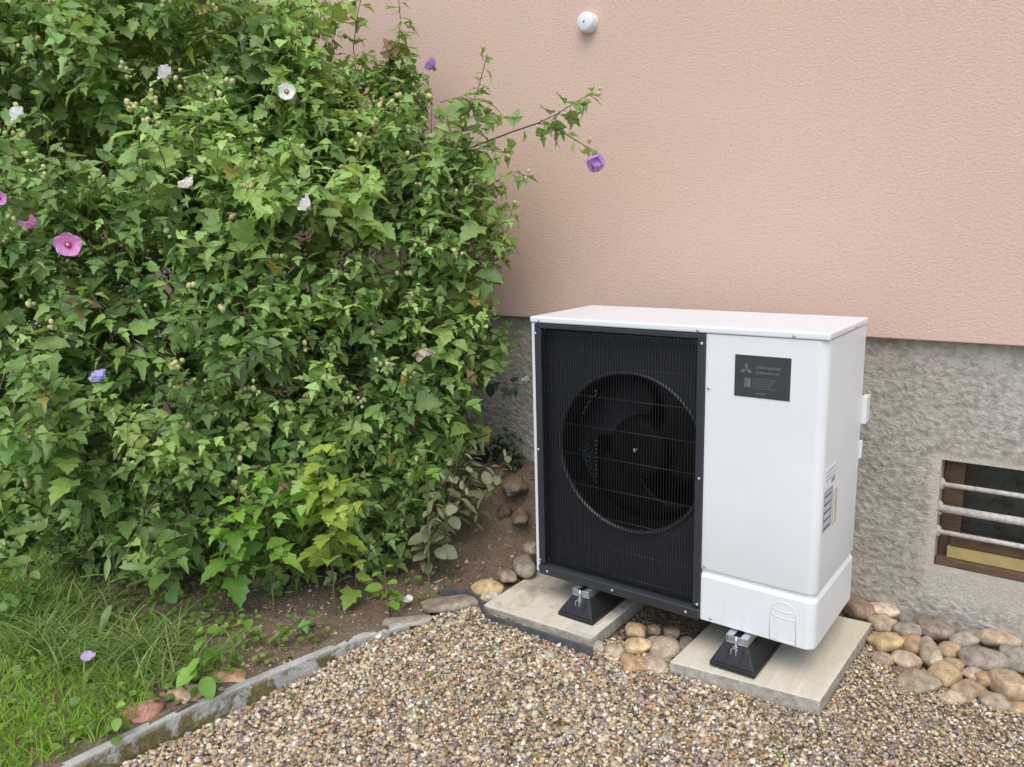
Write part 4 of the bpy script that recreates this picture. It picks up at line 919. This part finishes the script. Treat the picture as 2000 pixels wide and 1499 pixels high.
SH = {'A': (('hibiscus_shrub', 'bushy hibiscus shrub with open pink flower, nearest the long grass'), (-1.75, -.75, -.12)),
      'B': (('hibiscus_shrub', 'tallest hibiscus shrub with white flowers behind the pink flowering one'), (-1.5, -.1, -.05)),
      'C': (('hibiscus_shrub', 'hibiscus shrub whose long branch with purple flower reaches across the pink wall'), (-.85, .12, .02))}
def shrub(key, n_single=300):
    (nm, lb), org = SH[key]
    root = props(empty(nm, org), lb, 'shrub', 'flowering hibiscus shrubs against the house wall')
    pl_ = Plant(ord(key)); r = pl_.rng
    lobes = [l for l in LOBES if l[4] == key]; allb = LOBES
    tt, ww = [t for t, w in TINTS[key]], [w for t, w in TINTS[key]]
    FP = np.array([f_[0] for f_ in FLOWERS])
    for (lx, ly, lz, lr, _) in lobes:
        c = np.array((lx, ly, lz)); n = int(4*math.pi*lr*lr*98)
        patch = [tt[int(r.choice(len(tt), p=np.array(ww)/sum(ww)))] for _ in range(5)]
        pdir = norm(r.normal(0, 1, (5, 3)))
        for _ in range(n):
            d = norm(r.normal(0, 1, 3)); rad = lr*r.uniform(.62, 1.12)
            if r.random() < .12: rad = lr*r.uniform(1.1, 1.3)
            tip = c+d*rad*np.array((1, 1, 1.0))
            if tip[1] > .6 or tip[2] < -.05: continue
            back = (d@norm(CAM-c)) < -.35
            if back and r.random() < .45: continue
            if r.random() < .62 and any(np.linalg.norm(tip-np.array(q[:3])) < q[3]*.72 for q in allb if q is not None and (q[0] != lx or q[2] != lz)): continue
            # open hollows where the crown shows its dark inside
            hol = mn.noise(Vector(tip*3.4)+Vector((3.1, 7.7, 1.3)))
            if hol < -.19 and rad > lr*.6: continue
            if any(np.linalg.norm(tip-np.array(q[:3])) < q[3] for q in HOLES): continue
            axd = norm(d*.65+UP*r.uniform(.1, .65)+r.normal(0, .28, 3))
            ln = r.uniform(.17, .33); mid = tip-axd*ln*.5+UP*.012
            base = tip-axd*ln-UP*ln*.12
            tin = patch[int(np.argmax(pdir@d))] if r.random() < .75 else tt[int(r.choice(len(tt), p=np.array(ww)/sum(ww)))]
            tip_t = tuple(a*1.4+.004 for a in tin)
            if len(FP):
                w = FP-tip; dist = np.linalg.norm(w, axis=1).min()
                if dist < .05: continue
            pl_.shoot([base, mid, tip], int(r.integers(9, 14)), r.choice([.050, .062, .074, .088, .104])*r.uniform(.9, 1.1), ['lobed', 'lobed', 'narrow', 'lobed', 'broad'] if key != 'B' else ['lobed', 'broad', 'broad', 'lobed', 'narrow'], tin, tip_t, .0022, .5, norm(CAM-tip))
            if r.random() < .20: pl_.tips(tip, int(r.integers(2, 6)), .0085)
    if key == 'C':
        for path, rad, n in BR:
            pl_.shoot(path, int(n*1.9)+3, .084, ['lobed', 'narrow', 'lobed'], G_MID, G_LT, rad*.75, .5, None, .1, .9)
            pl_.tips(np.array(path[-1]), 3, .008)
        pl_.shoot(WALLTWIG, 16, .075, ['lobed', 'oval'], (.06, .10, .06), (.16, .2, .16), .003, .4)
    # leaves that would stand between the flowers and the viewer are left off the plant: flowers sit at the tips
    keepi = []
    for i, p in enumerate(pl_.P):
        pc = np.array(p)+np.array(pl_.D[i])*pl_.S[i]*.5; ok = True
        for f_ in FLOWERS:
            fp = np.array(f_[0]); v = norm(CAM-fp); w = pc-fp; t = w@v
            if -.01 < t < .5 and np.linalg.norm(w-v*t) < f_[3]*.75+.012: ok = False
        if ok: keepi.append(i)
    for nm_ in 'PDNSKT': setattr(pl_, nm_, [getattr(pl_, nm_)[i] for i in keepi])
    pl_.finish(root, n_single, org)
    # woody stems from the root up into the crown
    nst = {'A': 9, 'B': 9, 'C': 8}[key]
    for k in range(nst):
        l = lobes[k % len(lobes)]; g = (org[0]+r.normal(0, .22), org[1]+r.normal(0, .10), -.16 if key != 'C' else -.1)
        if key == 'C': g = (org[0]+r.normal(0, .15), min(.45, org[1]+r.normal(0, .1)), -.12)
        e_ = np.array(g)*.38+np.array(l[:3])*.62+r.normal(0, .05, 3); m1 = (np.array(g)*.62+e_*.38)+np.array((r.normal(0, .05), r.normal(0, .05), .1)); m2 = (np.array(g)*.25+e_*.75)+r.normal(0, .05, 3)
        pts = [np.array(q)-np.array(org) for q in (g, m1, m2, e_)]
        B().tube(pts, [.0105, .009, .007, .004], 7).build('stem', MSTEM, root, True)
    for i, (P, kd, cl, sz_, gk) in enumerate(FLOWERS):
        if gk != key: continue
        nmz = {(.95, .93, .88): 'white', (.74, .36, .66): 'pink', (.6, .53, .8): 'pale lilac', (.56, .36, .66): 'purple'}.get(tuple(cl), 'faded cream')
        flower(root, P, kd, cl, sz_*1.05, org, i, '%s %s hibiscus flower' % ({'open': 'wide open', 'side': 'half open', 'wilt': 'wilted'}[kd], nmz))
for key in 'ABC': shrub(key)

# seedlings and weeds
TN = {'lime': ((.30, .44, .075), (.40, .50, .09)), 'bright': ((.16, .33, .05), (.24, .42, .06)), 'mid': ((.10, .20, .045), (.16, .28, .06)), 'pale': ((.20, .32, .10), (.24, .36, .12)), 'dusty': ((.24, .27, .14), (.34, .36, .21))}
KD = {'lime': ['broad', 'broad', 'lobed'], 'bright': ['lobed', 'broad', 'lobed'], 'mid': ['lobed', 'oval'], 'pale': ['lance'], 'dusty': ['lance', 'oval']}
for i, (Bp, Tp, tint, n, sz_, lab_) in enumerate(SAP):
    weed = 'weed' in lab_; dusty = tint == 'dusty'
    Bp = np.array(Bp); Tp = np.array(Tp); Bp[2] = float(h_soil(np.array([Bp[0]]), np.array([Bp[1]]))[0])-.01
    nm = 'weed' if weed else ('leafy_plant' if dusty else 'seedling')
    root = props(empty(nm, Bp), lab_, 'weed' if weed else ('plant' if dusty else 'seedling'), 'seedlings and weeds growing on the soil bed')
    p_ = Plant(500+i)
    mid = (Bp+Tp)/2+p_.rng.normal(0, .015, 3)
    st = .3 if 'stick' not in lab_ else .8
    if weed: st = .1
    if dusty:
        for k in range(6):
            e_ = Tp+p_.rng.normal(0, .1, 3)*np.array((1, .5, .8)); p_.shoot([Bp, (Bp+e_)/2+UP*.03, e_], n//2+3, sz_*.9, KD[tint], *TN[tint], .0025, .35, None, .2)
    else:
        p_.shoot([Bp, mid, Tp], int(n*(1.2 if not weed else 1.3)), sz_*(1.12 if not weed else 1), KD[tint] if 'oval' not in lab_ and 'clover' not in lab_ and 'round' not in lab_ else ['oval'], *TN[tint], .004 if not weed else .0018, .55, None, st)
        if n > 10 and not weed:
            for k in range(3):
                q = Bp+(Tp-Bp)*p_.rng.uniform(.45, .75); e_ = q+p_.rng.normal(0, .1, 3)*np.array((1, 1, .3))+UP*.06
                p_.shoot([q, (q+e_)/2+UP*.01, e_], 5, sz_*.85, KD[tint], *TN[tint], .002, .5)
    p_.finish(root, 300, tuple(Bp))
for i, (a, b_) in enumerate(WALLPL):
    root = props(empty('leafy_plant', a), ['dark green plant growing at the plinth foot beside the white unit', 'small dark plant at the plinth foot above the black sheet end'][i], 'plant', 'dark plants at the plinth foot')
    p_ = Plant(700+i); a = np.array(a)
    for k in range(3):
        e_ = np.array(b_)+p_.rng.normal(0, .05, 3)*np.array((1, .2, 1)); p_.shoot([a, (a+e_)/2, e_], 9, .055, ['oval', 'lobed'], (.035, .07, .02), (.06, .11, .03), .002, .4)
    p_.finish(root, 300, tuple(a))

# ------------------------------------------------------------------ grass and ground litter
def blades(name, x, y, z, L, w, lean, mat, label, rng, nseg=3):
    n = len(x); az = rng.uniform(0, 2*np.pi, n); dx, dy = np.cos(az), np.sin(az)
    V = np.zeros((n, (nseg+1)*2, 3)); px, py = -dy, dx
    fc = rng.uniform(0, np.pi, n); wx, wy = np.cos(fc), np.sin(fc)
    for i in range(nseg+1):
        t = i/nseg; ww = w*(1-t**1.6)*.5+.0002
        hx = L*lean*t**1.8; hz = L*(t-.55*lean*t*t)
        for k, sg in ((0, -1), (1, 1)):
            V[:, 2*i+k, 0] = x+dx*hx+sg*wx*ww; V[:, 2*i+k, 1] = y+dy*hx+sg*wy*ww; V[:, 2*i+k, 2] = z+hz
    F = np.array([(2*i, 2*i+1, 2*i+3, 2*i+2) for i in range(nseg)])
    FF = F[None]+(np.arange(n)*(nseg+1)*2)[:, None, None]
    o = link(name, mesh_np(name, V.reshape(-1, 3), FF.reshape(-1, 4), True), None, mat)
    return props(o, label, 'grass', None, 'stuff')
MG1 = mat_grass('lawn_grass', (.17, .32, .03), (.28, .48, .05), (.38, .56, .10))
MG2 = mat_grass('long_grass', (.10, .18, .04), (.19, .31, .07), (.36, .44, .15))
rng = np.random.default_rng(77)
n = 21000; x = rng.uniform(-2.6, -.5, n); y = rng.uniform(-2.6, -1.02, n)
k = (x < ex(y)-.055) & (y < -1.18-.25*(vnoise(x*5, y*5, 3)-.5)-.12*(x+.9)); x, y = x[k], y[k]
blades('lawn', x, y, h_soil(x, y)-.004, rng.uniform(.045, .095, len(x)), rng.uniform(.003, .0066, len(x)), rng.uniform(.15, .8, len(x)), MG1, 'short bright green lawn beside the concrete edging', rng)
# tussocks of long arching grass
cx = rng.uniform(-2.0, -.60, 70); cy = rng.uniform(-1.34, -.98, 70)
idx = rng.integers(0, 70, 2100); x = cx[idx]+rng.normal(0, .04, 2100); y = cy[idx]+rng.normal(0, .035, 2100)
k = (x < ex(y)-.06) & (y < -.92); x, y = x[k], y[k]
blades('long_grass', x, y, h_soil(x, y)-.004, rng.uniform(.08, .25, len(x)), rng.uniform(.004, .0095, len(x)), rng.uniform(.6, 1.25, len(x)), MG2, 'long arching dark grass between the lawn and the shrubs', rng, 5)
# ground cover of tiny leaves on the soil
def cover():
    r = np.random.default_rng(9); p_ = []
    n = 3800; x = r.uniform(-2.2, -.3, n); y = r.uniform(-1.7, .1, n)
    dn = vnoise(x*4, y*4, 88)
    k = (x < ex(y)-.06) & ((dn > .5) | (y < -.75)) & (r.random(n) < np.where(y < -.5, 1, .3)); x, y = x[k], y[k]; n = len(x)
    z = h_soil(x, y)+r.uniform(.004, .045, n)
    D = norm(np.stack([r.normal(0, 1, n), r.normal(0, 1, n), r.normal(.1, .3, n)], 1)); N = norm(np.stack([r.normal(0, .4, n), r.normal(-.2, .4, n), np.ones(n)], 1))
    X = norm(np.cross(D, N)); Z = np.cross(X, D); S = r.uniform(.012, .034, n)
    V0, F0 = SHAPES['oval'][0]
    P = np.stack([x, y, z], 1)
    Q = P[:, None]+S[:, None, None]*(V0[None, :, :1]*X[:, None]*1.2+V0[None, :, 1:2]*D[:, None]+V0[None, :, 2:]*Z[:, None])
    t = r.random((n, 1)); T = np.array((.10, .20, .04))*(1-t)+np.array((.26, .38, .07))*t
    o = link('ground_cover', mesh_np('ground_cover', Q.reshape(-1, 3), (F0[None]+(np.arange(n)*len(V0))[:, None, None]).reshape(-1, 3), True, {'tint': np.repeat(T, len(V0), 0)}), None, MFO)
    props(o, 'small green weeds and clover leaves scattered on the soil', 'ground cover', None, 'stuff')
    # litter: dry flakes, twiglets, crumbs of soil
    n = 5200; x = r.uniform(-2.2, -.12, n); y = r.uniform(-1.2, .66, n); k = (x < ex(y)-.03); x, y = x[k], y[k]; n = len(x)
    V0, F0 = ico(); R = rand_rot(n, r, .5); s = np.clip(r.lognormal(math.log(.0045), .5, n), .0018, .016)
    el = r.random(n) < .25
    sc = np.stack([s*np.where(el, 3.2, 1.2), s*np.where(el, .4, .9), s*np.where(el, .4, .5)], 1)
    P = np.einsum('nij,nvj->nvi', R, V0[None]*sc[:, None, :])+np.stack([x, y, h_soil(x, y)+.002], 1)[:, None]
    o = link('leaf_litter', mesh_np('leaf_litter', P.reshape(-1, 3), (F0[None]+(np.arange(n)*len(V0))[:, None, None]).reshape(-1, 3), True), None, MLIT)
    props(o, 'dry leaf bits, twigs and crumbs scattered on the brown soil', 'litter', None, 'stuff')
cover()
def strays():
    r = np.random.default_rng(19); n = 240
    x = r.uniform(-.5, 1.3, n); y = r.uniform(-1.3, -.15, n); k = (x > ex(y)+.03) & ~in_quad(x, y, SLAB_L, .02) & ~in_quad(x, y, SLAB_R, .02); x, y = x[k], y[k]; n = len(x)
    D = norm(np.stack([r.normal(0, 1, n), r.normal(0, 1, n), r.normal(0, .15, n)], 1)); N = norm(np.stack([r.normal(0, .3, n), r.normal(0, .3, n), np.ones(n)], 1))
    X = norm(np.cross(D, N)); Z = np.cross(X, D); S = r.uniform(.012, .03, n); V0, F0 = SHAPES['lobed'][1]
    P = np.stack([x, y, h_gravel(x, y)+.016], 1)
    Q = P[:, None]+S[:, None, None]*(V0[None, :, :1]*X[:, None]+V0[None, :, 1:2]*D[:, None]+V0[None, :, 2:]*Z[:, None])
    T = np.array([((.34, .24, .11), (.22, .14, .07), (.24, .30, .08), (.5, .42, .3))[int(q)] for q in r.integers(0, 4, n)])
    o = link('fallen_leaves', mesh_np('fallen_leaves', Q.reshape(-1, 3), (F0[None]+(np.arange(n)*len(V0))[:, None, None]).reshape(-1, 3), True, {'tint': np.repeat(T, len(V0), 0)}), None, MFO)
    props(o, 'small dry leaf scraps lying on the gravel', 'litter', None, 'stuff')
strays()
# fallen flowers
for i, (P, cl, sz_, lab_) in enumerate(FALLEN):
    root = props(empty('fallen_flower', P), lab_, 'flower')
    r = random.Random(i+50)
    for k in range(4 if i < 2 else 1):
        o = link('petal', PET_SIDE, root); o.color = (*cl, 1)
        o.matrix_local = Matrix.Rotation(r.uniform(0, 6.28), 4, 'Z') @ Matrix.Rotation(math.radians(r.uniform(15, 60)), 4, 'X') @ Matrix.Scale(sz_*.5, 4)
